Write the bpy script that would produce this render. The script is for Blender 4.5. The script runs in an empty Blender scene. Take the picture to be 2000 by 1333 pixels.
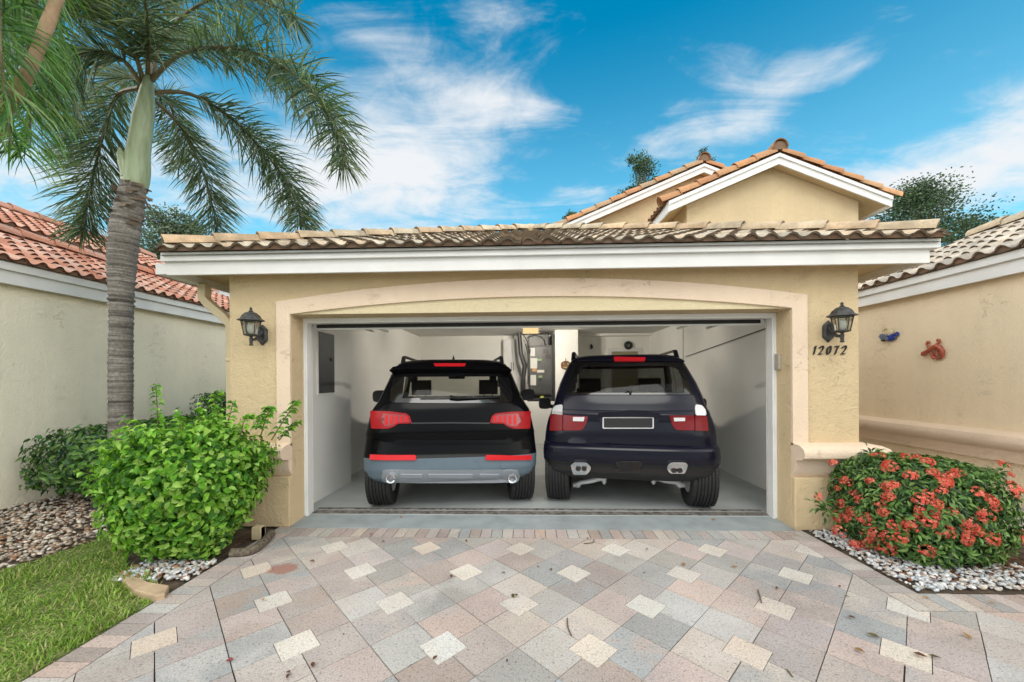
BULB = 1150
import bpy, bmesh, math, random
import numpy as np
from mathutils import Vector, Matrix
rad = math.radians
rnd = random.Random(11)
scene = bpy.context.scene
col = scene.collection

# ------------------------------------------------------------------ camera model
FPX, CX, CY, EYE = 746.0, 1000.0, 742.0, 1.45
PSI, RHO = math.atan(.0335), .0065
FW = Vector((-math.sin(PSI), math.cos(PSI), 0))
R0 = Vector((math.cos(PSI), math.sin(PSI), 0))
RV = R0 * math.cos(RHO) - Vector((0, 0, 1)) * math.sin(RHO)
UV = Vector((0, 0, 1)) * math.cos(RHO) + R0 * math.sin(RHO)
CAM = Vector((0, 0, EYE))

def ray(px, py):
    return FW + RV * ((px - CX) / FPX) - UV * ((py - CY) / FPX)
def atY(px, py, Y):
    d = ray(px, py); return CAM + d * (Y / d.y)
def atX(px, py, X):
    d = ray(px, py); return CAM + d * (X / d.x)
def atZ(px, py, Z=0.0):
    d = ray(px, py); return CAM + d * ((Z - EYE) / d.z)
def atF(px, py, f):
    return CAM + ray(px, py) * f

cam_d = bpy.data.cameras.new('camera')
cam = bpy.data.objects.new('camera', cam_d); col.objects.link(cam)
M = Matrix((RV, UV, -FW)).transposed().to_4x4(); M.translation = CAM
cam.matrix_world = M
cam_d.sensor_width = 36; cam_d.sensor_fit = 'HORIZONTAL'
cam_d.lens = FPX / 2000 * 36
cam_d.shift_y = (CY - 666.5) / 2000
cam_d.clip_start = .05; cam_d.clip_end = 3000
scene.camera = cam

# ------------------------------------------------------------------ object helpers
ORG = {}
def thing(name, label, cat, loc=(0, 0, 0), group=None):
    o = bpy.data.objects.new(name, None); col.objects.link(o)
    o.location = loc; o.empty_display_size = .1
    o['label'] = label; o['category'] = cat
    if group: o['group'] = group
    ORG[o] = Vector(loc)
    return o
def tag(o, label, cat, group=None, kind=None):
    if label: o['label'] = label
    if cat: o['category'] = cat
    if group: o['group'] = group
    if kind: o['kind'] = kind
    return o
def dup(o, parent=None, loc=None, label=None, group=None, rz=None):
    c = o.copy(); col.objects.link(c)
    if parent is not None: c.parent = parent
    if loc is not None: c.location = loc; ORG[c] = Vector(loc)
    if rz is not None: c.rotation_euler.z = rz
    if label: c['label'] = label
    if group: c['group'] = group
    for ch in list(o.children): dup(ch, c)
    return c

class MB:
    def __init__(s):
        s.v = []; s.f = []; s.c = []; s.n = 0; s.usec = False
    def add(s, verts, faces, c=None):
        b = len(s.v)
        s.v.extend([tuple(p) for p in verts])
        for f in faces: s.f.append([b + i for i in f])
        if c is not None: s.usec = True
        s.c.extend([c or (1, 1, 1)] * len(faces))
    def box(s, x0, x1, y0, y1, z0, z1, c=None):
        s.add([(x0,y0,z0),(x1,y0,z0),(x1,y1,z0),(x0,y1,z0),(x0,y0,z1),(x1,y0,z1),(x1,y1,z1),(x0,y1,z1)],
              [(0,3,2,1),(4,5,6,7),(0,1,5,4),(1,2,6,5),(2,3,7,6),(3,0,4,7)], c)
    def obox(s, mat, sx, sy, sz, c=None):
        vs = [mat @ Vector((x*sx/2, y*sy/2, z*sz/2)) for z in (-1,1) for x,y in ((-1,-1),(1,-1),(1,1),(-1,1))]
        s.add(vs, [(0,3,2,1),(4,5,6,7),(0,1,5,4),(1,2,6,5),(2,3,7,6),(3,0,4,7)], c)
    def tube(s, pts, rads, n=8, c=None, cap=True, closed=False):
        pts = [Vector(p) for p in pts]
        if not hasattr(rads, '__len__'): rads = [rads] * len(pts)
        vs = []; up = None
        m = len(pts)
        for i, p in enumerate(pts):
            if closed: t = pts[(i+1) % m] - pts[i-1]
            else: t = pts[min(i+1, m-1)] - pts[max(i-1, 0)]
            if t.length < 1e-9: t = Vector((0,0,1))
            t.normalize()
            if up is None:
                a = Vector((0,0,1)) if abs(t.z) < .9 else Vector((1,0,0))
                up = (a - t * a.dot(t)).normalized()
            else:
                up = up - t * up.dot(t)
                up = up.normalized() if up.length > 1e-6 else t.orthogonal().normalized()
            q = t.cross(up)
            for k in range(n):
                an = 2*math.pi*k/n
                vs.append(p + (up*math.cos(an) + q*math.sin(an)) * rads[i])
        fs = []
        for i in range(m if closed else m-1):
            j = (i+1) % m
            for k in range(n):
                fs.append((i*n+k, i*n+(k+1)%n, j*n+(k+1)%n, j*n+k))
        if cap and not closed:
            fs.append(tuple(range(n-1,-1,-1))); fs.append(tuple((m-1)*n+k for k in range(n)))
        s.add(vs, fs, c)
    def lathe(s, prof, mat, n=24, c=None, cap=True):
        vs = []
        for r, z in prof:
            for k in range(n):
                a = 2*math.pi*k/n
                vs.append(mat @ Vector((r*math.cos(a), r*math.sin(a), z)))
        m = len(prof); fs = []
        for i in range(m-1):
            for k in range(n):
                fs.append((i*n+k, i*n+(k+1)%n, (i+1)*n+(k+1)%n, (i+1)*n+k))
        if cap:
            fs.append(tuple(range(n-1,-1,-1))); fs.append(tuple((m-1)*n+k for k in range(n)))
        s.add(vs, fs, c)
    def extrude(s, poly, fn0, fn1, c=None):
        """poly: list of 2D points; fn0 / fn1 map a 2D point to the near / far 3D point"""
        n = len(poly)
        vs = [fn0(*p) for p in poly] + [fn1(*p) for p in poly]
        fs = [tuple(range(n)), tuple(range(2*n-1, n-1, -1))]
        for i in range(n):
            j = (i+1) % n
            fs.append((i, i+n, j+n, j))
        s.add(vs, fs, c)
    def xz(s, poly, y0, y1, c=None):
        s.extrude(poly, lambda x, z: (x, y0, z), lambda x, z: (x, y1, z), c)
    def ellipsoid(s, cen, r, mat=None, nu=12, nv=8, c=None):
        vs = []; cen = Vector(cen)
        for i in range(nv+1):
            th = math.pi*i/nv
            for k in range(nu):
                a = 2*math.pi*k/nu
                p = Vector((r[0]*math.sin(th)*math.cos(a), r[1]*math.sin(th)*math.sin(a), r[2]*math.cos(th)))
                vs.append(cen + (mat @ p if mat else p))
        fs = []
        for i in range(nv):
            for k in range(nu):
                fs.append((i*nu+k, (i+1)*nu+k, (i+1)*nu+(k+1)%nu, i*nu+(k+1)%nu))
        s.add(vs, fs, c)
    def build(s, name, m, parent=None, smooth=None, bevel=0, fix=False, seg=2):
        me = bpy.data.meshes.new(name)
        if parent is not None:
            o_ = ORG[parent]; vv = [(p[0]-o_.x, p[1]-o_.y, p[2]-o_.z) for p in s.v]
        else: vv = s.v
        me.from_pydata(vv, [], s.f); me.update()
        if s.usec:
            at = me.color_attributes.new('Col', 'FLOAT_COLOR', 'CORNER')
            arr = np.ones((len(me.loops), 4), np.float32)
            cc = np.array([c[:3] for c in s.c], np.float32)
            cnt = np.array([len(f) for f in s.f])
            arr[:, :3] = np.repeat(cc, cnt, axis=0)
            at.data.foreach_set('color', arr.ravel())
        if fix:
            bm = bmesh.new(); bm.from_mesh(me)
            bmesh.ops.recalc_face_normals(bm, faces=bm.faces); bm.to_mesh(me); bm.free()
        if smooth is not None:
            me.polygons.foreach_set('use_smooth', [True]*len(me.polygons))
            if smooth < 179: me.set_sharp_from_angle(angle=rad(smooth))
        me.materials.append(m)
        o = bpy.data.objects.new(name, me); col.objects.link(o)
        if parent is not None: o.parent = parent; ORG[o] = ORG[parent]
        else: ORG[o] = Vector((0,0,0))
        if bevel:
            b = o.modifiers.new('bevel', 'BEVEL'); b.width = bevel; b.segments = seg; b.limit_method = 'ANGLE'; b.angle_limit = rad(35)
        return o

# ------------------------------------------------------------------ materials
def new_mat(name):
    m = bpy.data.materials.new(name); m.use_nodes = True
    nt = m.node_tree; b = nt.nodes['Principled BSDF']
    return m, nt, b
def nd(nt, t, **k):
    n = nt.nodes.new(t)
    for a, v in k.items(): setattr(n, a, v)
    return n
def coords(nt, scale=(1,1,1), kind='Object'):
    tc = nd(nt, 'ShaderNodeTexCoord'); mp = nd(nt, 'ShaderNodeMapping')
    mp.inputs['Scale'].default_value = scale
    nt.links.new(tc.outputs[kind], mp.inputs['Vector'])
    return mp.outputs[0]
def noise(nt, vec, scale, detail=4, rough=.55, dist=0):
    n = nd(nt, 'ShaderNodeTexNoise'); nt.links.new(vec, n.inputs['Vector'])
    n.inputs['Scale'].default_value = scale; n.inputs['Detail'].default_value = detail
    n.inputs['Roughness'].default_value = rough; n.inputs['Distortion'].default_value = dist
    return n.outputs['Fac']
def ramp(nt, fac, stops):
    r = nd(nt, 'ShaderNodeValToRGB'); nt.links.new(fac, r.inputs[0])
    while len(r.color_ramp.elements) < len(stops): r.color_ramp.elements.new(.5)
    for e, (p, c) in zip(r.color_ramp.elements, stops):
        e.position = p; e.color = (c[0], c[1], c[2], 1) if hasattr(c, '__len__') else (c, c, c, 1)
    return r.outputs[0]
def mix(nt, fac, a, b, mode='MIX'):
    m = nd(nt, 'ShaderNodeMix', data_type='RGBA', blend_type=mode)
    if hasattr(fac, 'node'): nt.links.new(fac, m.inputs[0])
    else: m.inputs[0].default_value = fac
    for s, x in ((6, a), (7, b)):
        if hasattr(x, 'node'): nt.links.new(x, m.inputs[s])
        else: m.inputs[s].default_value = (x[0], x[1], x[2], 1)
    return m.outputs[2]
def mth(nt, op, a, b=None, c=None, clamp=False):
    m = nd(nt, 'ShaderNodeMath', operation=op, use_clamp=clamp)
    for i, x in enumerate((a, b, c)):
        if x is None: continue
        if hasattr(x, 'node'): nt.links.new(x, m.inputs[i])
        else: m.inputs[i].default_value = x
    return m.outputs[0]
def attr(nt, name='Col'):
    a = nd(nt, 'ShaderNodeAttribute', attribute_name=name); return a.outputs['Color']
def bumpn(nt, b, h, strength, dist=.01):
    bp = nd(nt, 'ShaderNodeBump'); nt.links.new(h, bp.inputs['Height'])
    bp.inputs['Strength'].default_value = strength; bp.inputs['Distance'].default_value = dist
    nt.links.new(bp.outputs[0], b.inputs['Normal'])
def plain(name, c, rough=.6, metal=0, var=.12, vs=6, bump=0, bs=40, coat=0, spec=.5, emit=None, es=1, use_attr=False):
    m, nt, b = new_mat(name)
    vec = coords(nt)
    n = noise(nt, vec, vs, 5)
    base = attr(nt) if use_attr else c
    d = tuple(max(0, x*(1-var*2)) for x in c)
    if var:
        f = ramp(nt, n, [(.3, 1-var*1.6), (.7, 1+var*.4)])
        out = mix(nt, 1.0, base, f, 'MULTIPLY')
        nt.links.new(out, b.inputs['Base Color'])
    elif use_attr: nt.links.new(base, b.inputs['Base Color'])
    else: b.inputs['Base Color'].default_value = (*c, 1)
    b.inputs['Roughness'].default_value = rough; b.inputs['Metallic'].default_value = metal
    b.inputs['Coat Weight'].default_value = coat; b.inputs['Specular IOR Level'].default_value = spec
    if bump: bumpn(nt, b, noise(nt, vec, bs, 5), bump)
    if emit: b.inputs['Emission Color'].default_value = (*emit, 1); b.inputs['Emission Strength'].default_value = es
    return m
def stucco(name, c, rough_marks=.5, stain=.12):
    m, nt, b = new_mat(name)
    vec = coords(nt)
    big = noise(nt, vec, 1.3, 4)
    streak = noise(nt, coords(nt, (7, 7, .6)), 1.5, 4)
    f = ramp(nt, big, [(.3, 1-stain*.7), (.7, 1.03)])
    g = ramp(nt, streak, [(.3, 1-stain*.3), (.6, 1.0)])
    o = mix(nt, 1, mix(nt, 1, c, f, 'MULTIPLY'), g, 'MULTIPLY')
    # small scattered pits and scratches of the trowel
    s1 = noise(nt, coords(nt, (1, 1, 1.7)), 9, 6, .6, 1.2)
    s2 = noise(nt, vec, 2.2, 3)
    band = ramp(nt, s1, [(.585, 0), (.60, 1), (.612, 1), (.63, 0)])
    gate = ramp(nt, s2, [(.52, 0), (.62, 1)])
    mk = mth(nt, 'MULTIPLY', band, gate)
    o = mix(nt, mth(nt, 'MULTIPLY', mk, .10), o, tuple(x*.45 for x in c))
    nt.links.new(o, b.inputs['Base Color'])
    b.inputs['Roughness'].default_value = .9; b.inputs['Specular IOR Level'].default_value = .2
    h = mth(nt, 'ADD', mth(nt, 'MULTIPLY', noise(nt, vec, 70, 4), .35), mth(nt, 'MULTIPLY', noise(nt, vec, 14, 5, .6, .8), rough_marks))
    h = mth(nt, 'SUBTRACT', h, mth(nt, 'MULTIPLY', mk, .14))
    bumpn(nt, b, h, .9, .022)
    return m
def leafmat(name, rough=.45, trans=.25, gloss=.4):
    m, nt, b = new_mat(name)
    c = attr(nt)
    vec = coords(nt)
    c2 = mix(nt, 1, c, ramp(nt, noise(nt, vec, 30, 3), [(.3, .75), (.7, 1.15)]), 'MULTIPLY')
    nt.links.new(c2, b.inputs['Base Color']); b.inputs['Roughness'].default_value = rough
    b.inputs['Specular IOR Level'].default_value = gloss
    t = nd(nt, 'ShaderNodeBsdfTranslucent'); nt.links.new(mix(nt, 1, c2, (1.2, 1.35, .5), 'MULTIPLY'), t.inputs[0])
    mx = nd(nt, 'ShaderNodeMixShader'); mx.inputs[0].default_value = trans
    nt.links.new(b.outputs[0], mx.inputs[1]); nt.links.new(t.outputs[0], mx.inputs[2])
    nt.links.new(mx.outputs[0], nt.nodes['Material Output'].inputs[0])
    return m
def glass(name, tint, alpha_tint, rough=.02, refl=.08, fk=.6):
    """thin pane: tinted transmission plus mirror reflection that grows at grazing angles"""
    m, nt, b = new_mat(name)
    t = nd(nt, 'ShaderNodeBsdfTransparent'); t.inputs[0].default_value = (*tint, 1)
    g = nd(nt, 'ShaderNodeBsdfGlossy'); g.inputs['Roughness'].default_value = rough
    g.inputs[0].default_value = (1, 1, 1, 1)
    lw = nd(nt, 'ShaderNodeLayerWeight'); lw.inputs['Blend'].default_value = .25
    fac = mth(nt, 'ADD', mth(nt, 'MULTIPLY', lw.outputs['Fresnel'], fk), refl, clamp=True)
    mx = nd(nt, 'ShaderNodeMixShader'); nt.links.new(fac, mx.inputs[0])
    nt.links.new(t.outputs[0], mx.inputs[1]); nt.links.new(g.outputs[0], mx.inputs[2])
    nt.links.new(mx.outputs[0], nt.nodes['Material Output'].inputs[0])
    return m

def tilemat(name, grime=.5, moss=(.07, .06, .045)):
    m, nt, b = new_mat(name)
    vec = coords(nt)
    c = attr(nt)
    g = ramp(nt, noise(nt, vec, 5, 6, .65), [(.38, 0), (.68, 1)])
    g2 = ramp(nt, noise(nt, vec, 38, 4, .6), [(.45, 0), (.7, 1)])
    o = mix(nt, mth(nt, 'MULTIPLY', g, grime), c, moss)
    o = mix(nt, mth(nt, 'MULTIPLY', g2, .35), o, mix(nt, 1, c, (.45, .42, .4), 'MULTIPLY'))
    nt.links.new(o, b.inputs['Base Color']); b.inputs['Roughness'].default_value = .85
    b.inputs['Specular IOR Level'].default_value = .25
    bumpn(nt, b, noise(nt, vec, 90, 4), .4, .006)
    return m

MT = {}
MT['own'] = stucco('own_stucco', (.645, .51, .32), .75)
MT['reveal'] = stucco('reveal_stucco', (.58, .475, .31), 1.0)
MT['nbl'] = stucco('pale_stucco', (.88, .815, .65), .45, .10)
MT['nbr'] = stucco('tan_stucco', (.81, .68, .49), .45, .09)
MT['trim'] = stucco('peach_trim', (.76, .61, .47), .25, .07)
MT['tymp'] = stucco('cream_stucco', (.68, .585, .39), .35, .07)
MT['white'] = plain('white_paint', (.76, .76, .75), .5, var=.06, vs=3)
MT['cream_metal'] = plain('beige_paint', (.60, .50, .32), .5, var=.08, vs=4)
MT['inwall'] = plain('interior_paint', (.88, .872, .83), .85, var=.03, vs=2, bump=.1, bs=120)
MT['ceil'] = plain('ceiling_paint', (.70, .69, .66), .9, var=.05, vs=2)
MT['floor'] = plain('floor_paint', (.45, .48, .48), .42, var=.14, vs=2.2, bump=.05, bs=60)
MT['apron'] = plain('apron_paint', (.33, .37, .385), .6, var=.16, vs=4, bump=.1, bs=50)
MT['dark'] = plain('dark_metal', (.03, .03, .032), .5, var=.2)
MT['iron'] = plain('weathered_iron', (.055, .057, .058), .6, var=.5, vs=25, bump=.3, bs=60)
MT['soil'] = plain('mulch_soil', (.10, .07, .045), .95, var=.4, vs=12, bump=.8, bs=60)
MT['grasssoil'] = plain('lawn_soil', (.16, .20, .055), .95, var=.3, vs=9, bump=.8, bs=60)
# ------------------------------------------------------------------ roof tile helpers
def tint(c, v=.15, r=rnd):
    k = 1 + r.uniform(-v, v); h = r.uniform(-.05, .05)
    return (max(.01, c[0]*k*(1+h)), max(.01, c[1]*k), max(.01, c[2]*k*(1-h)))

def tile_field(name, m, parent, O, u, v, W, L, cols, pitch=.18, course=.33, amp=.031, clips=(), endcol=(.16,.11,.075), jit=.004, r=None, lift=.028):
    """S-profile tiles in courses; u along the eave, v up the slope; clips = [(point, outward normal)]"""
    r = r or random.Random(5)
    O = Vector(O); u = Vector(u).normalized(); v = Vector(v).normalized(); n = u.cross(v).normalized()
    if n.z < 0: n = -n
    nu = max(1, int(math.ceil(W / pitch))); nv = max(1, int(math.ceil(L / course)))
    prof = []
    K = 8
    for k in range(K+1):
        t = k / K
        h = amp * (math.sin(math.pi * min(1, t/.62))**.8 if t < .62 else -.28*math.sin(math.pi*(t-.62)/.38))
        prof.append((t, h))
    mb = MB()
    for j in range(nv):
        for i in range(nu):
            c = tint(r.choice(cols), .13, r)
            du, dn, dv = r.uniform(-jit, jit), r.uniform(-jit*.6, jit*.6), r.uniform(-jit, jit)
            a, bq, bot = [], [], []
            for t, h in prof:
                pu = (i + t) * pitch + du
                a.append(O + u*pu + v*(j*course - .04 + dv) + n*(h + lift + dn))
                bq.append(O + u*pu + v*((j+1)*course + dv) + n*(h + dn))
                bot.append(O + u*pu + v*(j*course - .036 + dv) + n*(h + lift - .018 + dn))
            vs = a + bq + bot; q = K+1
            mb.add(vs, [(k, k+1, q+k+1, q+k) for k in range(K)], c)
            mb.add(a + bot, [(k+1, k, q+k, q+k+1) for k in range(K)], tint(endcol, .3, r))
            if j == 0:      # mortar fill under the eave tiles
                base = [p - n*(0) for p in bot]
                lo = [O + u*((i+t)*pitch + du) + v*(-.02) + n*(-.012) for t, h in prof]
                ba = [p + v*.02 for p in bot]
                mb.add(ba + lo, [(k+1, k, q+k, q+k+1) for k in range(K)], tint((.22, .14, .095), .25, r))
    o = mb.build(name, m, parent, smooth=50)
    if clips:
        bm = bmesh.new(); bm.from_mesh(o.data)
        off = ORG[parent] if parent else Vector()
        for p, nn in clips:
            bmesh.ops.bisect_plane(bm, geom=bm.verts[:]+bm.edges[:]+bm.faces[:], plane_co=Vector(p)-off, plane_no=Vector(nn), clear_outer=True)
        bm.to_mesh(o.data); bm.free()
    return o

def cap_row(mb, p0, p1, cols, up=(0,0,1), rr=.085, ln=.36, flip=False, r=rnd, wide=1.0):
    p0 = Vector(p0); p1 = Vector(p1); d = p1 - p0; n = max(1, int(round(d.length/ln))); ln = d.length/n; d.normalize()
    up = Vector(up); up = (up - d*up.dot(d)).normalized(); q = d.cross(up)
    K = 10
    for i in range(n):
        a = p0 + d*(i*ln - .04); b = p0 + d*((i+1)*ln)
        ra, rb = rr*1.12, rr*.92
        c = tint(r.choice(cols), .12, r); j = r.uniform(-.006, .006)
        vs = []
        for p, ra_, dz in ((a, ra, .018), (b, rb, 0), (a + d*.002, ra-.02, .018), (b, rb-.02, 0)):
            for k in range(K+1):
                an = math.pi*(k/K)*1.1 - .05*math.pi
                vs.append(p + q*(math.cos(an)*ra_*wide + j) + up*(math.sin(an)*ra_ + dz))
        e = K+1
        fs = [(k, k+1, e+k+1, e+k) for k in range(K)]
        mb.add(vs, fs, c)
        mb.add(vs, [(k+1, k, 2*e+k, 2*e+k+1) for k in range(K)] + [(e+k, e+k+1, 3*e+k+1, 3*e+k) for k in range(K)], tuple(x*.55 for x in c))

def hipcap_end(mb, p, d, up, rr, c):
    """half-round plug that closes the low end of a cap row"""
    d = Vector(d).normalized(); up = Vector(up); up = (up - d*up.dot(d)).normalized(); q = d.cross(up); p = Vector(p)
    vs = [p - d*.03] + [p - d*.03 + q*math.cos(math.pi*k/10)*rr + up*(math.sin(math.pi*k/10)*rr + .012) for k in range(11)]
    mb.add(vs, [(0, k+1, k+2) for k in range(10)], c)

# ------------------------------------------------------------------ the house with the open garage
YW, YD = 3.76, 3.97
XL, XR = -2.975, 3.19
OL, OR = -2.34, 2.555          # reveal
JL, JR = -2.303, 2.518         # clear opening
IL, IR, IB = -2.62, 3.05, 9.45 # interior faces
ZC = 2.54
FZ = .026
house = thing('house', 'cream stucco house with open double garage, arched peach surround and tan barrel tile roof', 'house', (0, YW, 0))

w = MB()
w.box(XL, OL, YW, 4.10, 0, 2.56)
w.build('front_wall', MT['own'], house)
w = MB(); w.box(OR, XR, YW, 4.10, 0, 2.56)
w.build('front_wall', MT['own'], house)
w = MB()
w.box(XL, IL-.012, 4.10, 9.7, 0, 2.56); w.box(IR+.012, XR, 4.10, 9.7, 0, 2.56); w.box(IL-.012, IR+.012, IB+.012, 9.7, 0, 2.56)
w.build('side_wall', MT['own'], house)
w = MB(); w.box(OL, OR, YW, 4.10, 2.115, 2.56)
w.build('lintel', MT['own'], house)
# peach surround with a segmental arch
def arc(x0, x1, zs, za, n=28):
    out = []
    for k in range(n+1):
        t = k/n; out.append((x0 + (x1-x0)*t, zs + (za-zs)*(1-(2*t-1)**2)))
    return out
outer = arc(-2.48, 2.70, 2.243, 2.440)
inner = arc(OL, OR, 2.117, 2.262)
poly = [(-2.48, .80)] + outer + [(2.70, .80), (OR, .80)] + inner[::-1] + [(OL, .80)]
w = MB(); w.xz(poly, YW-.028, YW+.004)
w.build('arch_trim', MT['trim'], house, fix=True, bevel=.004)
# wall base and rounded cornice ledge either side of the opening
for x0, x1, r_end in ((XL, OL, False), (OR, XR, True)):
    w = MB(); w.box(x0 + (.003 if r_end else -.05), x1 + (.05 if r_end else -.003), YW-.045, YW+.2, 0, .50)
    w.build('wall_base', MT['own'], house, bevel=.01)
    prof = [(0, .50), (-.055, .575), (-.06, .66), (-.085, .675), (-.14, .685), (-.175, .71), (-.182, .75), (-.165, .79), (-.12, .815), (-.05, .825), (0, .828)]
    n = len(prof); vs = []; fs = []
    xs = [x0, x1]
    for k, x in enumerate(xs):
        for dy, z in prof:
            e = -dy
            if (k == 1 and r_end): xx = x + e*.85
            elif (k == 0 and not r_end): xx = x - e*.85
            else: xx = x
            vs.append((xx, YW + dy, z))
    for i in range(n-1): fs.append((i, i+1, n+i+1, n+i))
    # the moulding turns the outer corner and runs back a little
    if r_end:
        b0 = len(vs)
        for dy, z in prof: vs.append((x1 - dy*.85, YW + .6, z))
        for i in range(n-1): fs.append((n+i, n+i+1, b0+i+1, b0+i))
        fs.append(tuple(range(n)))
    else:
        b0 = len(vs)
        for dy, z in prof: vs.append((x0 + dy*.85, YW + .6, z))
        for i in range(n-1): fs.append((i+1, i, b0+i, b0+i+1))
        fs.append(tuple(range(2*n-1, n-1, -1)))
    w = MB(); w.add(vs, fs); w.build('cornice', MT['trim'], house, smooth=40, fix=True)
w = MB(); w.xz([(OL+.004, 2.1185)] + [(x, z) for x, z in inner if OL+.01 < x < OR-.01] + [(OR-.004, 2.1185)], YW-.006, YW+.003)
w.build('tympanum', MT['tymp'], house, fix=True)
# white door frame
w = MB()
w.box(OL+.002, JL, YD, 4.06, 0, 2.113); w.box(OL+.002, JL-.014, YD-.012, YD, .03, 2.113)
w.build('door_jamb', MT['white'], house, bevel=.003)
w = MB(); w.box(JR, OR-.002, YD, 4.06, 0, 2.113); w.box(JR+.014, OR-.002, YD-.012, YD, .03, 2.113)
w.build('door_jamb', MT['white'], house, bevel=.003)
w = MB(); w.box(JL, JR, YD+.003, 4.06, 2.062, 2.113); w.box(JL-.014, JR+.014, YD-.010, YD+.003, 2.080, 2.113)
w.build('door_head', MT['white'], house, bevel=.003)
# interior lining
w = MB()
w.box(IL-.012, IL, 4.10, IB+.012, 0, ZC+.06); w.box(IR, IR+.012, 4.10, IB+.012, 0, ZC+.06)
w.box(IL, IR, IB, IB+.012, 0, ZC)
w.box(IL, JL-.02, 4.10, 4.112, 0, ZC); w.box(JR+.02, IR, 4.10, 4.112, 0, ZC); w.box(JL-.02, JR+.02, 4.10, 4.112, 2.115, ZC)
w.box(IL, IL+.16, 4.112, 5.32, 0, ZC)            # thicker pier near the door on the left wall
c0 = atF(1084, 700, 8.5); c1 = atF(1128, 700, 8.5)
w.box(c0.x, c1.x, 8.45, IB, 0, ZC)               # wall stub right of the air handler
w.box(c1.x, IR, 9.2, IB, ZC-.05, ZC)
w.build('interior_wall', MT['inwall'], house)
w = MB(); w.box(IL, IR, 4.112, IB, ZC, ZC+.05); w.build('ceiling', MT['ceil'], house)
# fascia boards, soffit
EF, EL, ER = 3.56, -3.435, 3.68
ZB, ZM, ZT = 2.476, 2.60, 2.685
YBACK = 10.66
w = MB()
w.box(EL+.0, ER-.03, EF, EF+.03, ZB, ZM)
w.build('fascia', MT['white'], house, bevel=.003)
w = MB(); w.box(EL-.03, ER+.03, EF-.035, EF+.03, ZM, ZT)
w.build('gutter', MT['white'], house, bevel=.004)
w = MB()
w.box(EL, EL+.03, EF+.031, YBACK, ZB, ZM); w.box(EL-.03, EL+.03, EF+.031, YBACK, ZM, ZT)
w.build('fascia', MT['white'], house, bevel=.003)
w = MB()
w.box(ER-.06, ER-.03, EF+.031, YBACK, ZB, ZM); w.box(ER-.03, ER+.03, EF+.031, YBACK, ZM, ZT)
w.build('fascia', MT['white'], house, bevel=.003)
w = MB()
w.box(EL+.031, ER-.061, EF+.031, YW, ZB+.07, ZB+.09)
w.box(EL+.031, XL, YW, YBACK, ZB+.07, ZB+.09); w.box(XR, ER-.061, YW, YBACK, ZB+.07, ZB+.09)
w.build('soffit', MT['own'], house)
w = MB(); w.box(EL-.125, EL-.002, EF+.012, EF+.6, ZB+.012, ZM-.004); w.build('gutter_end', MT['white'], house, bevel=.004)
# pyramid hip roof of the garage
P5 = 5/12
cx_, half = (EL+ER)/2, (ER-EL)/2 + .005
apex = Vector((cx_, EF - .06 + half, ZT + .015 + half*P5))
A = Vector((EL-.005, EF-.06, ZT+.015)); B = Vector((ER+.005, EF-.06, ZT+.015))
C_ = Vector((ER+.005, EF-.06+2*half, ZT+.015)); D_ = Vector((EL-.005, EF-.06+2*half, ZT+.015))
MT['tile_g'] = tilemat('garage_tile', .52, (.085, .07, .05))
gcols = [(.66,.55,.41), (.70,.60,.46), (.56,.46,.33), (.66,.52,.37), (.48,.39,.29)]
SL = half*math.hypot(1, P5)
def hipside(p, q):
    """clip normals for a triangular hip face whose eave runs p -> q"""
    u = (q-p).normalized(); inw = Vector((-u.y, u.x, 0))
    mid = (p+q)/2
    if (apex-mid).dot(inw) < 0: inw = -inw
    vd = (inw + Vector((0,0,P5))).normalized()
    return u, vd, [(p, (-u+inw)), (q, (u+inw))]
for (p, q, seed) in ((A, B, 3), (D_, A, 4), (B, C_, 5)):
    u, vd, cl = hipside(p, q)
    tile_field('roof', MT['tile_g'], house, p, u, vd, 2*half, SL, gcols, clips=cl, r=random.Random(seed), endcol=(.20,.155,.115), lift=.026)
w = MB(); w.add([A, B, C_, D_, apex], [(0,1,4), (1,2,4), (2,3,4), (3,0,4)]); w.build('roof_deck', MT['dark'], house).location.z = -.05
capc = [(.66,.55,.40), (.62,.49,.34), (.68,.53,.36), (.60,.44,.29)]
w = MB()
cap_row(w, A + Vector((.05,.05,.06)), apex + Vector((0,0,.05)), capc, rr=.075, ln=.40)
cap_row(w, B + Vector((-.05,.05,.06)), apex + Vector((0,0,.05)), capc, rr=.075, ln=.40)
hipcap_end(w, A + Vector((.05,.05,.05)), apex-A, (0,0,1), .075, (.30,.20,.12)); hipcap_end(w, B + Vector((-.05,.05,.05)), apex-B, (0,0,1), .075, (.24,.18,.13))
w.ellipsoid(apex + Vector((0,0,.03)), (.16,.16,.10), c=capc[0])
w.build('hip_cap', MT['tile_g'], house, smooth=40)

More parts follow.
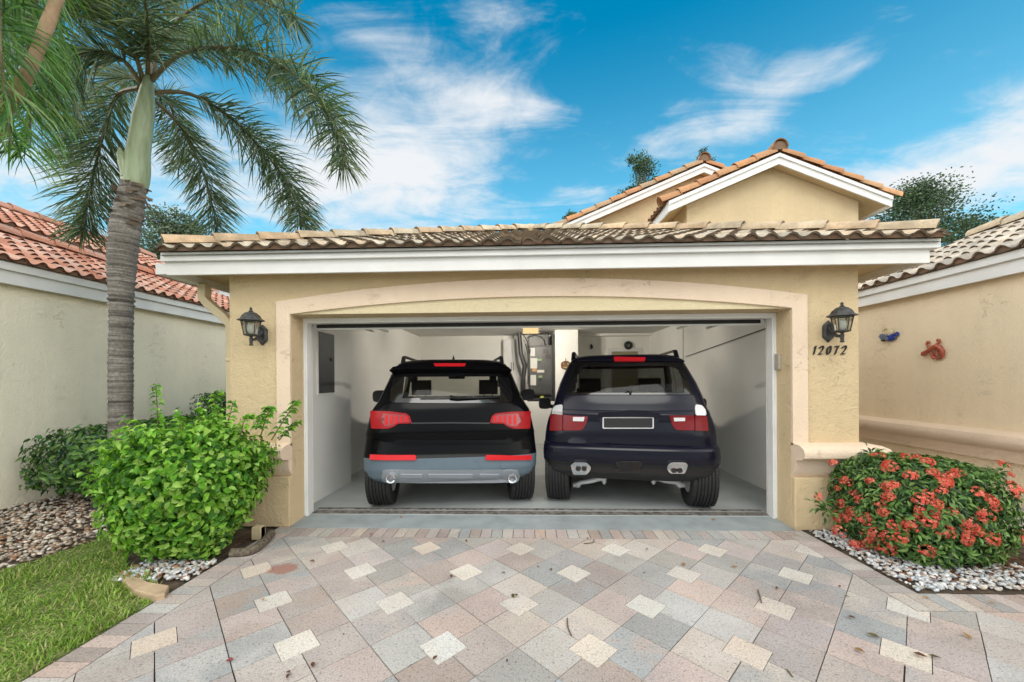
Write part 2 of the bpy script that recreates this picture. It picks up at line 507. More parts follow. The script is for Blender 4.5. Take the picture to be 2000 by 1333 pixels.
# two gables of the main house behind the garage
MT['tile_m'] = tilemat('gable_tile', .28, (.11, .085, .06))
mcols = [(.50,.26,.13), (.46,.22,.11), (.52,.33,.19), (.46,.31,.19), (.56,.30,.15)]
def gable(xc, ztop, yr, yw, hw, run, depth, wallhw, right=True, left=True):
    sl = P5
    # wall
    zt = ztop - .16
    w = MB()
    zw = zt - wallhw*sl
    w.xz([(xc-wallhw, 2.62), (xc+wallhw, 2.62), (xc+wallhw, zw), (xc, zt), (xc-wallhw, zw)], yw, yw+depth)
    w.build('gable_wall', MT['own'], house, fix=True)
    ze = ztop - hw*sl
    # white rake boards
    for s in (-1, 1):
        w = MB()
        w.xz([(xc, ztop), (xc+s*hw, ze), (xc+s*hw, ze-.20), (xc, ztop-.20)], yr, yr+.03)
        w.xz([(xc, ztop), (xc+s*hw, ze), (xc+s*hw, ze-.07), (xc, ztop-.07)], yr-.025, yr)
        w.build('rake_board', MT['white'], house, fix=True)
        # eave fascia running back
        w = MB(); w.box(min(xc+s*hw, xc+s*(hw-.03)), max(xc+s*hw, xc+s*(hw-.03)), yr+.031, yr+depth, ze-.20, ze+.0)
        w.build('fascia', MT['white'], house)
        w = MB()
        a, b = xc + s*.0, xc + s*(hw-.031)
        w.extrude([(a, ztop-.13), (b, ztop-.13-(hw-.031)*sl), (b, ztop-.15-(hw-.031)*sl), (a, ztop-.15)], lambda x, z: (x, yr+.031, z), lambda x, z: (x, yr+depth, z))
        w.build('soffit', MT['own'], house, fix=True)
        # tiled slope
        u = Vector((0, 1, 0)); v = Vector((-s, 0, sl)).normalized()
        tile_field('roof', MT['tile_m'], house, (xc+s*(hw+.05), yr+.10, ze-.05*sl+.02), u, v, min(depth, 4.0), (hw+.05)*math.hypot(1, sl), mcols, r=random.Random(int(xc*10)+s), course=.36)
        w = MB()
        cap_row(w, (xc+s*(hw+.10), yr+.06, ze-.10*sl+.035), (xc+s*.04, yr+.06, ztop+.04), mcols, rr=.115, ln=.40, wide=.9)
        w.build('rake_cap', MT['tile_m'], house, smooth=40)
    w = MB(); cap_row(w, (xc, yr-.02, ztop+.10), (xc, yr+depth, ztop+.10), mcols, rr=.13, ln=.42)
    hipcap_end(w, (xc, yr+.0, ztop+.06), (0,1,0), (0,0,1), .15, (.22,.14,.09))
    w.build('ridge_cap', MT['tile_m'], house, smooth=40)
gable(4.905, 5.76, 7.50, 7.72, 2.10, 0, 4.2, 1.66)
gable(4.42, 6.70, 9.50, 9.72, 3.55, 0, 4.2, 3.1)
w = MB(); vx = atY(1690, 415, 7.60)
w.box(6.58, 6.60, 7.75, 8.1, vx.z-.09, vx.z+.10); w.build('soffit_vent', MT['dark'], house)
w = MB(); w.box(3.25, 6.55, 7.8, 11.8, 0, 2.62); w.box(-2.9, 7.5, 9.8, 13, 0, 2.62); w.box(6.62, 7.8, 8.98, 9.75, 0, 4.44); w.build('rear_wall', MT['own'], house)
# bit of main roof seen low behind the garage at the right of the gable
tile_field('roof', MT['tile_m'], house, (6.5, 8.8, 4.45), (1,0,0), (0,1,P5), 1.4, 1.2, mcols, r=random.Random(9))

# downspout at the left corner
w = MB()
dx = -3.075
pts = [(EL+.06, 3.92, ZB-.0), (EL+.06, 3.92, 2.33), (EL+.12, 3.92, 2.26), (dx-.07, 3.92, 2.12), (dx, 3.92, 2.03), (dx, 3.92, .15)]
def sq_pipe(mb, pts, a):
    pts = [Vector(p) for p in pts]; vs = []
    for i, p in enumerate(pts):
        t = (pts[min(i+1, len(pts)-1)] - pts[max(i-1, 0)]).normalized(); q = Vector((0,1,0)); s_ = t.cross(q).normalized()
        for k, (m_, n_) in enumerate(((-1,-1),(1,-1),(1,1),(-1,1))): vs.append(p + q*a*n_ + s_*a*m_)
    fs = []
    for i in range(len(pts)-1):
        for k in range(4): fs.append((i*4+k, i*4+(k+1)%4, (i+1)*4+(k+1)%4, (i+1)*4+k))
    fs.append((3,2,1,0)); fs.append(tuple((len(pts)-1)*4+k for k in range(4)))
    mb.add(vs, fs)
sq_pipe(w, pts, .042)
w.box(dx-.047, dx+.047, 3.87, 3.968, 1.66, 1.69)
w.build('downspout', MT['cream_metal'], house, bevel=.008, fix=True)

# raised sectional door, seen from below
MT['door'] = plain('door_panel', (.50, .49, .46), .6, var=.08)
w = MB()
for k in range(4):
    y0 = 4.30 + k*.53
    w.box(JL-.05, JR+.05, y0, y0+.52, 2.325, 2.365)
w.build('garage_door', MT['door'], house, bevel=.006)
w = MB(); w.box(JL, JR, 4.16, 4.19, 2.036, 2.075); w.build('door_seal', MT['dark'], house)
w = MB(); w.box(JL-.02, JR+.02, 4.165, 4.185, 2.016, 2.034); w.box(JL-.02, JR, 4.24, 4.27, 2.05, 2.12); w.build('door_bottom_rail', MT['white'], house)
for x in (JL-.09, JR+.09):
    w = MB(); w.box(x-.02, x+.02, 4.3, 6.6, 2.29, 2.32)
    w.tube([(x, 4.16, .05), (x, 4.16, 1.9), (x, 4.20, 2.05), (x, 4.40, 2.30)], .018, 6)
    w.build('door_track', plain('galvanised', (.45,.45,.45), .4, .7, var=.1), house)
w = MB(); a = atX(1340, 697, IR-.02); b = atX(1498, 641, IR-.02)
w.tube([a, b], .006, 6); w.build('door_cable', MT['dark'], house)
w = MB(); w.box(IR-.012, IR+.001, 7.42, 7.46, 0, ZC); w.build('wall_joint', MT['ceil'], house)
# interior door and frame at the right of the back wall
MT['khaki'] = plain('khaki_paint', (.33, .31, .19), .6, var=.08)
a = atY(1187, 680, 9.42); b = atY(1253, 680, 9.42)
w = MB(); w.box(a.x, a.x+.09, 9.41, 9.449, 0, a.z); w.box(b.x-.09, b.x, 9.41, 9.449, 0, a.z); w.box(a.x+.09, b.x-.09, 9.41, 9.449, a.z-.09, a.z)
w.build('door_frame', MT['white'], house)
w = MB(); w.box(a.x+.09, b.x-.09, 9.42, 9.448, 0, a.z-.09); w.build('interior_door', MT['khaki'], house)
# keypad on the right reveal
w = MB(); p = atX(1522, 706, OR); w.box(OR-.03, OR+.001, p.y-.035, p.y+.035, p.z-.085, p.z+.075)
tag(w.build('keypad', plain('grey_plastic', (.40,.37,.31), .5), None, bevel=.008), 'small beige garage keypad with a flip cover fixed inside the right door reveal', 'keypad')

# floor slab, apron
w = MB(); w.box(IL, IR, YD+.05, IB, -.15, FZ); tag(w.build('garage_floor', MT['floor']), None, None, kind='structure')
w = MB()
w.add([(OL, 3.70, .004), (OR, 3.70, .004), (OR, YD+.05, FZ-.004), (OL, YD+.05, FZ-.004), (OL,3.70,-.1), (OR,3.70,-.1), (OR,YD+.05,-.1), (OL,YD+.05,-.1)],
      [(0,1,2,3), (0,4,5,1), (1,5,6,2), (3,2,6,7), (0,3,7,4)])
w.build('apron', MT['apron'])['kind'] = 'structure'
MT['thresh'] = plain('worn_threshold', (.22,.20,.18), .8, var=.5, vs=20)
w = MB(); w.box(JL, JR, 4.03, 4.13, 0, FZ+.003); w.box(JL, JR, 4.16, 4.20, 0, FZ+.010); o = w.build('threshold', MT['thresh'], house)
# ------------------------------------------------------------------ neighbours
NLX, NRX = -6.0, 5.5
ZNB = 2.58
MT['tile_l'] = tilemat('terracotta_tile', .10, (.20, .09, .06))
lcols = [(.58,.29,.20), (.64,.36,.27), (.54,.25,.17), (.66,.42,.33), (.48,.21,.14)]
left = thing('neighbor_house', 'pale cream neighbouring house on the left with a salmon terracotta tile roof', 'house', (NLX, 4, 0))
YN0, YN1 = -1.0, 9.2
w = MB(); w.box(NLX-5, NLX, YN0, YN1, 0, ZNB+.1); w.build('wall', MT['nbl'], left)
fx = NLX + .12
w = MB(); w.box(fx-.03, fx, YN0-.2, YN1+.1, ZNB, ZNB+.15); w.build('fascia', MT['white'], left, bevel=.003)
w = MB(); w.box(fx-.03, fx+.045, YN0-.2, YN1+.1, ZNB+.15, ZNB+.245); w.build('drip_board', MT['white'], left, bevel=.003)
w = MB(); w.box(NLX-.02, fx-.031, YN0-.2, YN1+.1, ZNB+.03, ZNB+.05); w.build('soffit', MT['white'], left)
# main slope faces the driveway
e0 = ZNB + .265
u = Vector((0,1,0)); v = Vector((-1,0,P5)).normalized()
W1 = 1.9
pz = lambda x: e0 + (fx + .07 - x)*P5
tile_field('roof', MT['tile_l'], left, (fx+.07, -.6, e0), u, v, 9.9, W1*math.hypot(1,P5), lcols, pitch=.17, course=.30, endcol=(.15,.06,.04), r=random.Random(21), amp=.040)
# ridge of the lower wing, higher slope beyond it
w = MB()
rx = fx + .07 - W1; rz = pz(rx)
cap_row(w, (rx, -.6, rz+.05), (rx, 9.3, rz+.05), [(.70,.33,.22), (.66,.28,.18), (.72,.38,.27)], rr=.10, ln=.42)
w.build('ridge_cap', MT['tile_l'], left, smooth=40)
u2 = Vector((0,1,0)); W2 = 2.2
tile_field('upper_roof', MT['tile_l'], left, (rx-.10, 2.6, rz+.22), u2, v, 7.4, W2*math.hypot(1,P5), lcols, pitch=.17, course=.30, endcol=(.15,.06,.04), r=random.Random(22), amp=.040)
ux = rx-.10-W2; uz = rz+.22+W2*P5
w = MB(); w.box(rx-.13, rx-.10, 2.6, 9.9, rz+.02, rz+.20); w.build('upper_fascia', MT['white'], left)
w = MB(); cap_row(w, (ux, 2.6, uz+.05), (ux, 10.0, uz+.05), [(.62,.33,.24), (.56,.28,.19)], rr=.10, ln=.42); w.build('ridge_cap', MT['tile_l'], left, smooth=40)
w = MB(); w.add([(fx, -.6, e0-.06), (fx, 9.3, e0-.06), (rx, 9.3, rz-.06), (rx, -.6, rz-.06), (ux, 2.6, uz-.06), (ux, 10.0, uz-.06), (ux, 10.0, 0), (ux, 2.6, 0)],
              [(0,1,2,3), (3,2,5,4), (4,5,6,7)]); w.build('roof_deck', MT['white'], left)

right = thing('neighbor_house', 'tan wing on the right with weathered brown roof tiles, peach ledge and two wall ornaments', 'house', (NRX, 4, 0))
YR0, YR1 = -.5, 6.75
w = MB(); w.box(NRX, NRX+4.6, YR0, YR1, 0, ZNB+.1); w.build('wall', MT['nbr'], right)
prof = [(0, .48), (.06, .48), (.066, .59), (.075, .615), (.125, .635), (.17, .67), (.185, .73), (.165, .785), (.11, .812), (.05, .825), (0, .828)]
w = MB(); n = len(prof)
vs = [(NRX-d, y, z) for y in (YR0, YR1) for d, z in prof]
w.add(vs, [(i, i+1, n+i+1, n+i) for i in range(n-1)] + [tuple(range(n)), tuple(range(2*n-1, n-1, -1))])
w.build('cornice', MT['trim'], right, smooth=40, fix=True)
gx = NRX - .12
w = MB(); w.box(gx, gx+.03, YR0-.2, YR1+.12, ZNB, ZNB+.15); w.build('fascia', MT['white'], right, bevel=.003)
w = MB(); w.box(gx-.045, gx+.03, YR0-.2, YR1+.12, ZNB+.15, ZNB+.245); w.build('drip_board', MT['white'], right, bevel=.003)
w = MB(); w.box(gx+.031, NRX+.02, YR0-.2, YR1+.1, ZNB+.03, ZNB+.05); w.build('soffit', MT['white'], right)
u = Vector((0,1,0)); v = Vector((1,0,P5)).normalized()
tile_field('roof', MT['tile_g'], right, (gx-.07, -.5, e0), u, v, 7.3, 2.35*math.hypot(1,P5), [(.58,.51,.42), (.52,.46,.39), (.62,.54,.43), (.47,.42,.36)], pitch=.21, course=.36, amp=.048, r=random.Random(31), endcol=(.17,.12,.09))
w = MB(); rx = gx-.07+2.35; rz = e0+2.35*P5
cap_row(w, (rx, -.5, rz+.04), (rx, 6.8, rz+.04), capc, rr=.11, ln=.45); w.build('ridge_cap', MT['tile_g'], right, smooth=40)
w = MB(); w.add([(gx, -.5, e0-.06), (gx, 6.8, e0-.06), (rx, 6.8, rz-.06), (rx, -.5, rz-.06), (rx+2.4, -.5, e0-.06), (rx+2.4, 6.8, e0-.06)], [(0,3,2,1), (3,4,5,2), (0,4,3), (1,2,5)]); w.build('roof_deck', MT['nbr'], right)

# ------------------------------------------------------------------ ground
def sheet(name, poly, z, m, kind='structure', sub=0):
    w = MB(); w.add([(x, y, z) for x, y in poly], [tuple(range(len(poly)))])
    o = w.build(name, m); o['kind'] = kind; return o
sheet('ground', [(-400,-60), (400,-60), (400,900), (-400,900)], -.05, plain('far_ground', (.10,.12,.05), .95, var=.3, vs=.5))
sheet('sand_bed', [(-2.46,-.9), (7.5,-.9), (7.5,9), (3.2,9), (3.2,3.72), (-2.46,3.72)], -.012, plain('joint_sand', (.085,.075,.065), .95, var=.3, vs=30))
sheet('garden_bed', [(-6,-1), (-2.46,-1), (-2.46,3.85), (-2.9,3.85), (-2.9,9.2), (-6,9.2)], -.018, MT['soil'])
sheet('ixora_bed', [(2.63,2.66), (4.35,2.66), (4.35,3.78), (2.63,3.78)], -.004, MT['soil'])

MT['paver'], nt, b = new_mat('concrete_paver')
vec = coords(nt)
ca, cb = attr(nt, 'Col'), attr(nt, 'Tone')
f = ramp(nt, noise(nt, vec, 3.2, 3, .5, .4), [(.42, 0), (.60, 1)])
o = mix(nt, f, ca, cb)
spk = noise(nt, vec, 62, 4, .75)
pores = ramp(nt, spk, [(.33, .42), (.45, 1)])
grain = ramp(nt, noise(nt, vec, 130, 3), [(.3, .74), (.7, 1.2)])
wear = ramp(nt, noise(nt, vec, 1.3, 6, .65), [(.3, .70), (.65, .93)])
o = mix(nt, 1, mix(nt, 1, mix(nt, 1, o, pores, 'MULTIPLY'), grain, 'MULTIPLY'), wear, 'MULTIPLY')
# rust coloured stain by the left border
st = atZ(553, 1111)
vm = nd(nt, 'ShaderNodeVectorMath', operation='DISTANCE'); mp = nd(nt, 'ShaderNodeMapping')
tc = nd(nt, 'ShaderNodeTexCoord'); nt.links.new(tc.outputs['Object'], mp.inputs['Vector'])
mp.inputs['Location'].default_value = (-st.x, -st.y*1.1, 0); mp.inputs['Scale'].default_value = (1, 1.1, 1)
nt.links.new(mp.outputs[0], vm.inputs[0])
sd = mth(nt, 'ADD', vm.outputs['Value'], mth(nt, 'MULTIPLY', noise(nt, vec, 14, 5, .7), .16))
o = mix(nt, mth(nt, 'MULTIPLY', ramp(nt, sd, [(.165, 1), (.195, 0)]), .75), o, (.33, .14, .10))
nt.links.new(o, b.inputs['Base Color']); b.inputs['Roughness'].default_value = .82; b.inputs['Specular IOR Level'].default_value = .3
bumpn(nt, b, mth(nt, 'ADD', spk, noise(nt, vec, 40, 4)), .35, .004)

def clip_poly(p, planes):
    for (ax, sgn, val) in planes:      # keep sgn*(coord) <= sgn*val
        out = []
        for i in range(len(p)):
            a, c = p[i], p[(i+1) % len(p)]
            da, dc = sgn*(a[ax]-val), sgn*(c[ax]-val)
            if da <= 0: out.append(a)
            if da*dc < 0:
                t = da/(da-dc); out.append((a[0]+(c[0]-a[0])*t, a[1]+(c[1]-a[1])*t))
        p = out
        if len(p) < 3: return []
    return p
PAL = [(.56,.46,.42), (.60,.505,.465), (.485,.475,.455), (.44,.435,.425), (.59,.545,.50), (.52,.475,.45), (.62,.57,.525), (.49,.42,.385)]
CRM = [(.76,.70,.62), (.74,.67,.60), (.78,.73,.66)]
pv = random.Random(4)
tiles = []   # (polygon, colA, colB)
def tile(p, a, b_): tiles.append((p, a, b_))
S = .2865; HS = .0935
O2 = (-.048, 3.278); e1 = (math.sqrt(.5), math.sqrt(.5)); e2 = (-math.sqrt(.5), math.sqrt(.5))
def w2(a, b_): return (O2[0]+a*e1[0]+b_*e2[0], O2[1]+a*e1[1]+b_*e2[1])
regions = [[(0,-1,-2.245), (0,1,2.415), (1,-1,-.8), (1,1,3.495)], [(0,-1,2.415), (0,1,7.4), (1,-1,-.8), (1,1,2.445)], [(0,-1,4.36), (0,1,5.5), (1,-1,2.66), (1,1,8.5)]]
cells = {}
for i in range(-34, 34):
    for j in range(-34, 34):
        g = pv.choice([.0014, .0024, .0034])
        x0, x1, y0, y1 = i*S+g, (i+1)*S-g, j*S+g, (j+1)*S-g
        hx = x0-g if i % 2 == 0 else x1+g; hy = y0-g if j % 2 == 0 else y1+g
        h = HS + .0028
        nx = hx + (h if i % 2 == 0 else -h); ny = hy + (h if j % 2 == 0 else -h)
        if i % 2 == 0 and j % 2 == 0: P_ = [(nx,y0),(x1,y0),(x1,y1),(x0,y1),(x0,ny),(nx,ny)]
        elif i % 2 and j % 2 == 0: P_ = [(x0,y0),(nx,y0),(nx,ny),(x1,ny),(x1,y1),(x0,y1)]
        elif i % 2 and j % 2: P_ = [(x0,y0),(x1,y0),(x1,ny),(nx,ny),(nx,y1),(x0,y1)]
        else: P_ = [(x0,y0),(x1,y0),(x1,y1),(nx,y1),(nx,ny),(x0,ny)]
        a = tint(pv.choice(PAL), .09, pv); b_ = tint(pv.choice(PAL), .09, pv)
        if pv.random() < .45: b_ = tint(a, .08, pv)
        for rg in regions:
            q = clip_poly([w2(*p) for p in P_], rg)
            if len(q) >= 3: tile(q, a, b_)
        if i % 2 == 0 and j % 2 == 0:
            hh = HS - .0008; cx0, cy0 = i*S, j*S
            for rg in regions:
                q = clip_poly([w2(*p) for p in ((cx0-hh,cy0-hh),(cx0+hh,cy0-hh),(cx0+hh,cy0+hh),(cx0-hh,cy0+hh))], rg)
                if len(q) >= 3: c = tint(pv.choice(CRM), .05, pv); tile(q, c, tint(c, .04, pv))
def brick(x0, x1, y0, y1):
    g = .0028; a = tint(pv.choice([PAL[0], PAL[1], PAL[7], PAL[5], PAL[4], PAL[2]]), .1, pv)
    tile([(x0+g,y0+g),(x1-g,y0+g),(x1-g,y1-g),(x0+g,y1-g)], a, tint(a, .12, pv))
x = -2.25
while x < 2.42: brick(x, x+.1015, 3.50, 3.70); x += .1015
y = -.8
while y < 3.70: brick(-2.45, -2.25, y, y+.104); y += .104
y = 2.65
while y < 3.74: brick(2.42, 2.62, y, y+.103); y += .103
x = 2.42
while x < 7.3: brick(x, x+.103, 2.45, 2.65); x += .103
w = MB(); tones = []
for p, a, b_ in tiles:
    z = pv.uniform(-.0012, .0012); n = len(p)
    # drop near-duplicate corners left by the clipping
    q = [p[k] for k in range(n) if math.dist(p[k], p[k-1]) > 1e-5]; n = len(q)
    if n < 3: continue
    w.add([(x, y, z) for x, y in q] + [(x, y, z-.02) for x, y in q], [tuple(range(n))] + [(i, i+n, (i+1) % n + n, (i+1) % n) for i in range(n)], a)
    tones += [b_]*(n+1)
drive = w.build('driveway', MT['paver']); drive['kind'] = 'structure'
at = drive.data.color_attributes.new('Tone', 'FLOAT_COLOR', 'CORNER')
arr = np.ones((len(drive.data.loops), 4), np.float32); arr[:, :3] = np.repeat(np.array(tones, np.float32), [len(f) for f in w.f], axis=0)
at.data.foreach_set('color', arr.ravel())

# ------------------------------------------------------------------ wall lanterns
MT['lampglass'] = glass('lantern_glass', (.86, .87, .84), 1, .1, .10)
MT['frost'] = plain('frosted_bulb', (.75, .76, .74), .4, var=.03)
def lantern(label, loc):
    t = thing('wall_lantern', label, 'lantern', loc)
    o = Vector(loc); I = lambda x, y, z: Matrix.Translation(o + Vector((x, y, z)))
    D = -.17
    w = MB()                                           # hexagonal back plate
    hexp = [(-.05,-.055), (0,-.105), (.05,-.055), (.05,.055), (0,.105), (-.05,.055)]
    inn = [(p[0]*.72, p[1]*.8) for p in hexp]
    vs = [o+Vector((p[0], -.001, p[1])) for p in hexp] + [o+Vector((p[0], -.018, p[1])) for p in hexp] + [o+Vector((p[0], -.034, p[1])) for p in inn]
    fs = [tuple(range(12, 18))]
    for k in range(6):
        fs += [(k, k+6, (k+1)%6+6, (k+1)%6), (k+6, k+12, (k+1)%6+12, (k+1)%6+6)]
    w.add(vs, fs); w.build('back_plate', MT['iron'], t, fix=True)
    w = MB()
    w.tube([o+Vector((0,-.03,.03)), o+Vector((0,-.07,-.02)), o+Vector((0,-.11,-.055)), o+Vector((0,D,-.065))], [.024,.018,.014,.013], 10)
    w.build('arm', MT['iron'], t, smooth=50)
    w = MB()
    w.lathe([(.006,-.122), (.017,-.12), (.019,-.112), (.013,-.106), (.015,-.08), (.016,-.05), (.011,-.04), (.018,-.032), (.05,-.026), (.058,-.018)], I(0,D,0), 16)
    w.build('stem', MT['iron'], t, smooth=40)
    w = MB()                                           # six bars + rings
    for k in range(6):
        a = math.pi/3*k + math.pi/6
        w.tube([o+Vector((.056*math.cos(a), D+.056*math.sin(a), -.02)), o+Vector((.082*math.cos(a), D+.082*math.sin(a), .118))], .0055, 6)
    for r_, z_ in ((.058,-.016), (.082,.116)):
        ring = [o+Vector((r_*math.cos(math.pi/3*k+math.pi/6), D+r_*math.sin(math.pi/3*k+math.pi/6), z_)) for k in range(6)]
        w.tube(ring, .007, 6, closed=True)
    w.build('cage', MT['iron'], t)
    w = MB(); n6 = []
    for r_, z_ in ((.053,-.016), (.078,.116)):
        n6 += [o+Vector((r_*math.cos(math.pi/3*k+math.pi/6), D+r_*math.sin(math.pi/3*k+math.pi/6), z_)) for k in range(6)]
    w.add(n6, [(k, (k+1)%6, (k+1)%6+6, k+6) for k in range(6)]); w.build('glass', MT['lampglass'], t)
    w = MB(); w.lathe([(.012,-.015), (.02,0), (.03,.02), (.033,.05), (.028,.08), (.012,.095)], I(0,D,0), 14); w.build('bulb', MT['frost'], t, smooth=60)
    w = MB()                                           # six sided hood
    prof = [(.118,.118), (.113,.126), (.088,.142), (.074,.170), (.046,.196), (.018,.206)]
    vs = []
    for r_, z_ in prof:
        for k in range(6):
            a = math.pi/3*k + math.pi/6; vs.append(o+Vector((r_*math.cos(a), D+r_*math.sin(a), z_)))
    fs = [tuple(range(6))[::-1], tuple(range(30, 36))]
    for i in range(5):
        for k in range(6): fs.append((i*6+k, i*6+(k+1)%6, (i+1)*6+(k+1)%6, (i+1)*6+k))
    w.add(vs, fs); w.build('hood', MT['iron'], t, fix=True)
    w = MB(); w.lathe([(.017,.204), (.020,.212), (.010,.218), (.012,.228), (.013,.236), (.006,.246), (.002,.25)], I(0,D,0), 12); w.build('finial', MT['iron'], t, smooth=60)
    return t
pl = atY(514, 655, YW); pr = atY(1616, 648, YW)
lantern('dark weathered wall lantern on the stucco left of the garage opening, beside the downspout', (pl.x, YW, pl.z))
lantern('dark weathered wall lantern above the black house number', (pr.x, YW, pr.z))

# house number, brushed script digits
MT['num'] = plain('black_metal', (.012,.012,.012), .45, var=0)
D_ = {'1': [[(.30,.86),(.42,.98),(.40,.9),(.22,.02)]],
      '2': [[(.12,.74),(.2,.92),(.42,1.0),(.6,.92),(.62,.72),(.48,.48),(.22,.22),(.0,.03),(.16,.07),(.36,.02),(.56,.08)]],
      '0': [[(.46,.98),(.26,.86),(.12,.55),(.1,.22),(.22,.02),(.40,.06),(.56,.3),(.62,.66),(.58,.92),(.46,.98)]],
      '7': [[(.14,.86),(.2,.97),(.4,.93),(.66,1.0),(.5,.72),(.34,.4),(.2,.0)]]}
n0, n1 = atY(1585, 693, YW), atY(1655, 676, YW)
num = thing('house_number', 'black metal house number 12072 below the right wall lantern', 'house number', (n0.x, YW, n0.z))
hgt = abs(n1.z - n0.z); adv = (n1.x - n0.x)/4.75
def smooth_path(p, k=5):
    out = []
    for i in range(len(p)-1):
        a = p[max(i-1,0)]; b_ = p[i]; c = p[i+1]; d = p[min(i+2, len(p)-1)]
        for t in range(k):
            t /= k; out.append(tuple(.5*((2*b_[q]) + (-a[q]+c[q])*t + (2*a[q]-5*b_[q]+4*c[q]-d[q])*t*t + (-a[q]+3*b_[q]-3*c[q]+d[q])*t**3) for q in range(len(b_))))
    out.append(tuple(p[-1])); return out
for i, ch in enumerate('12072'):
    for stroke in D_[ch]:
        sp = smooth_path(stroke); w = MB(); vs = []; fs = []
        xo = n0.x + i*adv - .01 + (0 if i else .012)
        pen = Vector((.62, .42)).normalized()*.012       # broad-nib pen
        for s_, (xx, zz) in enumerate(sp):
            px_, pz_ = xo + (xx+zz*.10)*hgt*.78, n0.z + zz*hgt
            for sg in (-1, 1):
                for yy in (YW-.012, YW-.0005): vs.append((px_+sg*pen.x*.72, yy, pz_+sg*pen.y*.72))
        for s_ in range(len(sp)-1):
            a = s_*4; b_ = a+4
            fs += [(a, b_, b_+2, a+2), (a+1, a+3, b_+3, b_+1), (a, a+1, b_+1, b_), (a+2, b_+2, b_+3, a+3)]
        w.add(vs, fs); w.build('digit', MT['num'], num, fix=True)

# ------------------------------------------------------------------ wall ornaments on the right wing
MT['gecko'] = plain('rust_ceramic', (.42,.085,.045), .25, var=.25, vs=30, coat=.4)
def onwall(px, py): return atX(px, py, NRX)
gk = onwall(1828, 683)
g = thing('gecko_ornament', 'glossy rust red gecko ornament with a curled tail hung on the tan wall', 'wall ornament', gk)
w = MB()
P_ = lambda px, py, d=.03: onwall(px, py) + Vector((-d, 0, 0))
w.tube([P_(1808,694,.04), P_(1812,691,.05), P_(1820,685,.045), P_(1827,681,.055), P_(1836,677,.05), P_(1842,679,.045), P_(1846,686,.035), P_(1846,694,.03), P_(1841,700,.025), P_(1833,702,.02), P_(1831,702,.015)],
       [.022,.034,.022,.032,.034,.030,.026,.021,.016,.011,.006], 10)
w.build('body', MT['gecko'], g, smooth=60)
for pts in ([(1822,683),(1818,677),(1815,672),(1818,669)], [(1836,678),(1836,672),(1841,668),(1838,665)], [(1823,688),(1827,694),(1825,698),(1829,699)], [(1836,682),(1834,688),(1838,692),(1834,694)]):
    w = MB(); q = [P_(*p, .035) for p in pts]; w.tube(q, [.018,.015,.014,.012], 8); w.ellipsoid(q[-1], (.018,.026,.022)); w.build('leg', MT['gecko'], g, smooth=60)
fk = onwall(1741, 655)
fsh = thing('fish_ornament', 'small cobalt blue and cream fish ornament hung on the tan wall', 'wall ornament', fk)
MT['cobalt'] = plain('cobalt_glaze', (.02,.05,.32), .25, var=.3, vs=40, coat=.4)
MT['creamglaze'] = plain('cream_glaze', (.62,.52,.32), .35, var=.15, vs=30)
MT['bluestripe'] = plain('slate_glaze', (.16,.20,.28), .3, var=.4, vs=30)
w = MB(); w.ellipsoid(onwall(1743,659)+Vector((-.03,0,0)), (.03,.085,.062)); w.build('body', MT['cobalt'], fsh, smooth=60)
w = MB(); w.ellipsoid(onwall(1741,650)+Vector((-.045,0,0)), (.02,.08,.055)); w.tube([onwall(1729,647)+Vector((-.04,0,0)), onwall(1738,642)+Vector((-.05,0,0)), onwall(1747,643)+Vector((-.04,0,0))], [.01,.02,.01], 8); w.build('back_fin', MT['creamglaze'], fsh, smooth=60)
w = MB()
for k in range(4):
    w.tube([onwall(1728+k*4,653)+Vector((-.055,0,0)), onwall(1727+k*4.4,658)+Vector((-.07,0,0)), onwall(1730+k*4,664)+Vector((-.05,0,0))], .013, 6)
w.build('stripe', MT['bluestripe'], fsh, smooth=60)
w = MB(); q = [onwall(1748,656)+Vector((-.03,0,0)), onwall(1754,653)+Vector((-.03,0,0)), onwall(1757,652)+Vector((-.03,0,0))]; w.tube(q, [.036,.02,.032], 8); w.build('tail', MT['cobalt'], fsh, smooth=60)
w = MB(); w.tube([onwall(1729,664)+Vector((-.03,0,0)), onwall(1728,667)+Vector((-.03,0,0))], [.03,.02], 8); w.build('foot', MT['dark'], fsh, smooth=60)

# ------------------------------------------------------------------ things inside the garage
# electrical panel on the left wall (set on the thicker pier)
XP = IL + .16
a, b_ = atX(620, 648, XP), atX(650, 657, XP); zlo = atX(635, 768, XP).z
ep = thing('electrical_panel', 'dark grey flush electrical panel on the left garage wall', 'electrical panel', (XP, a.y, zlo))
w = MB(); w.box(XP-.005, XP+.012, a.y-.02, b_.y+.02, zlo-.02, a.z+.02); w.build('frame', MT['inwall'], ep, bevel=.003)
MT['panel'] = plain('panel_grey', (.045,.05,.055), .45, var=.15, vs=8)
w = MB(); w.box(XP+.012, XP+.02, a.y, b_.y, zlo, a.z); w.build('door', MT['panel'], ep, bevel=.003)
w = MB(); w.ellipsoid((XP+.024, b_.y-.09, (zlo+a.z)/2+.05), (.012,.018,.02)); w.build('latch', MT['dark'], ep)
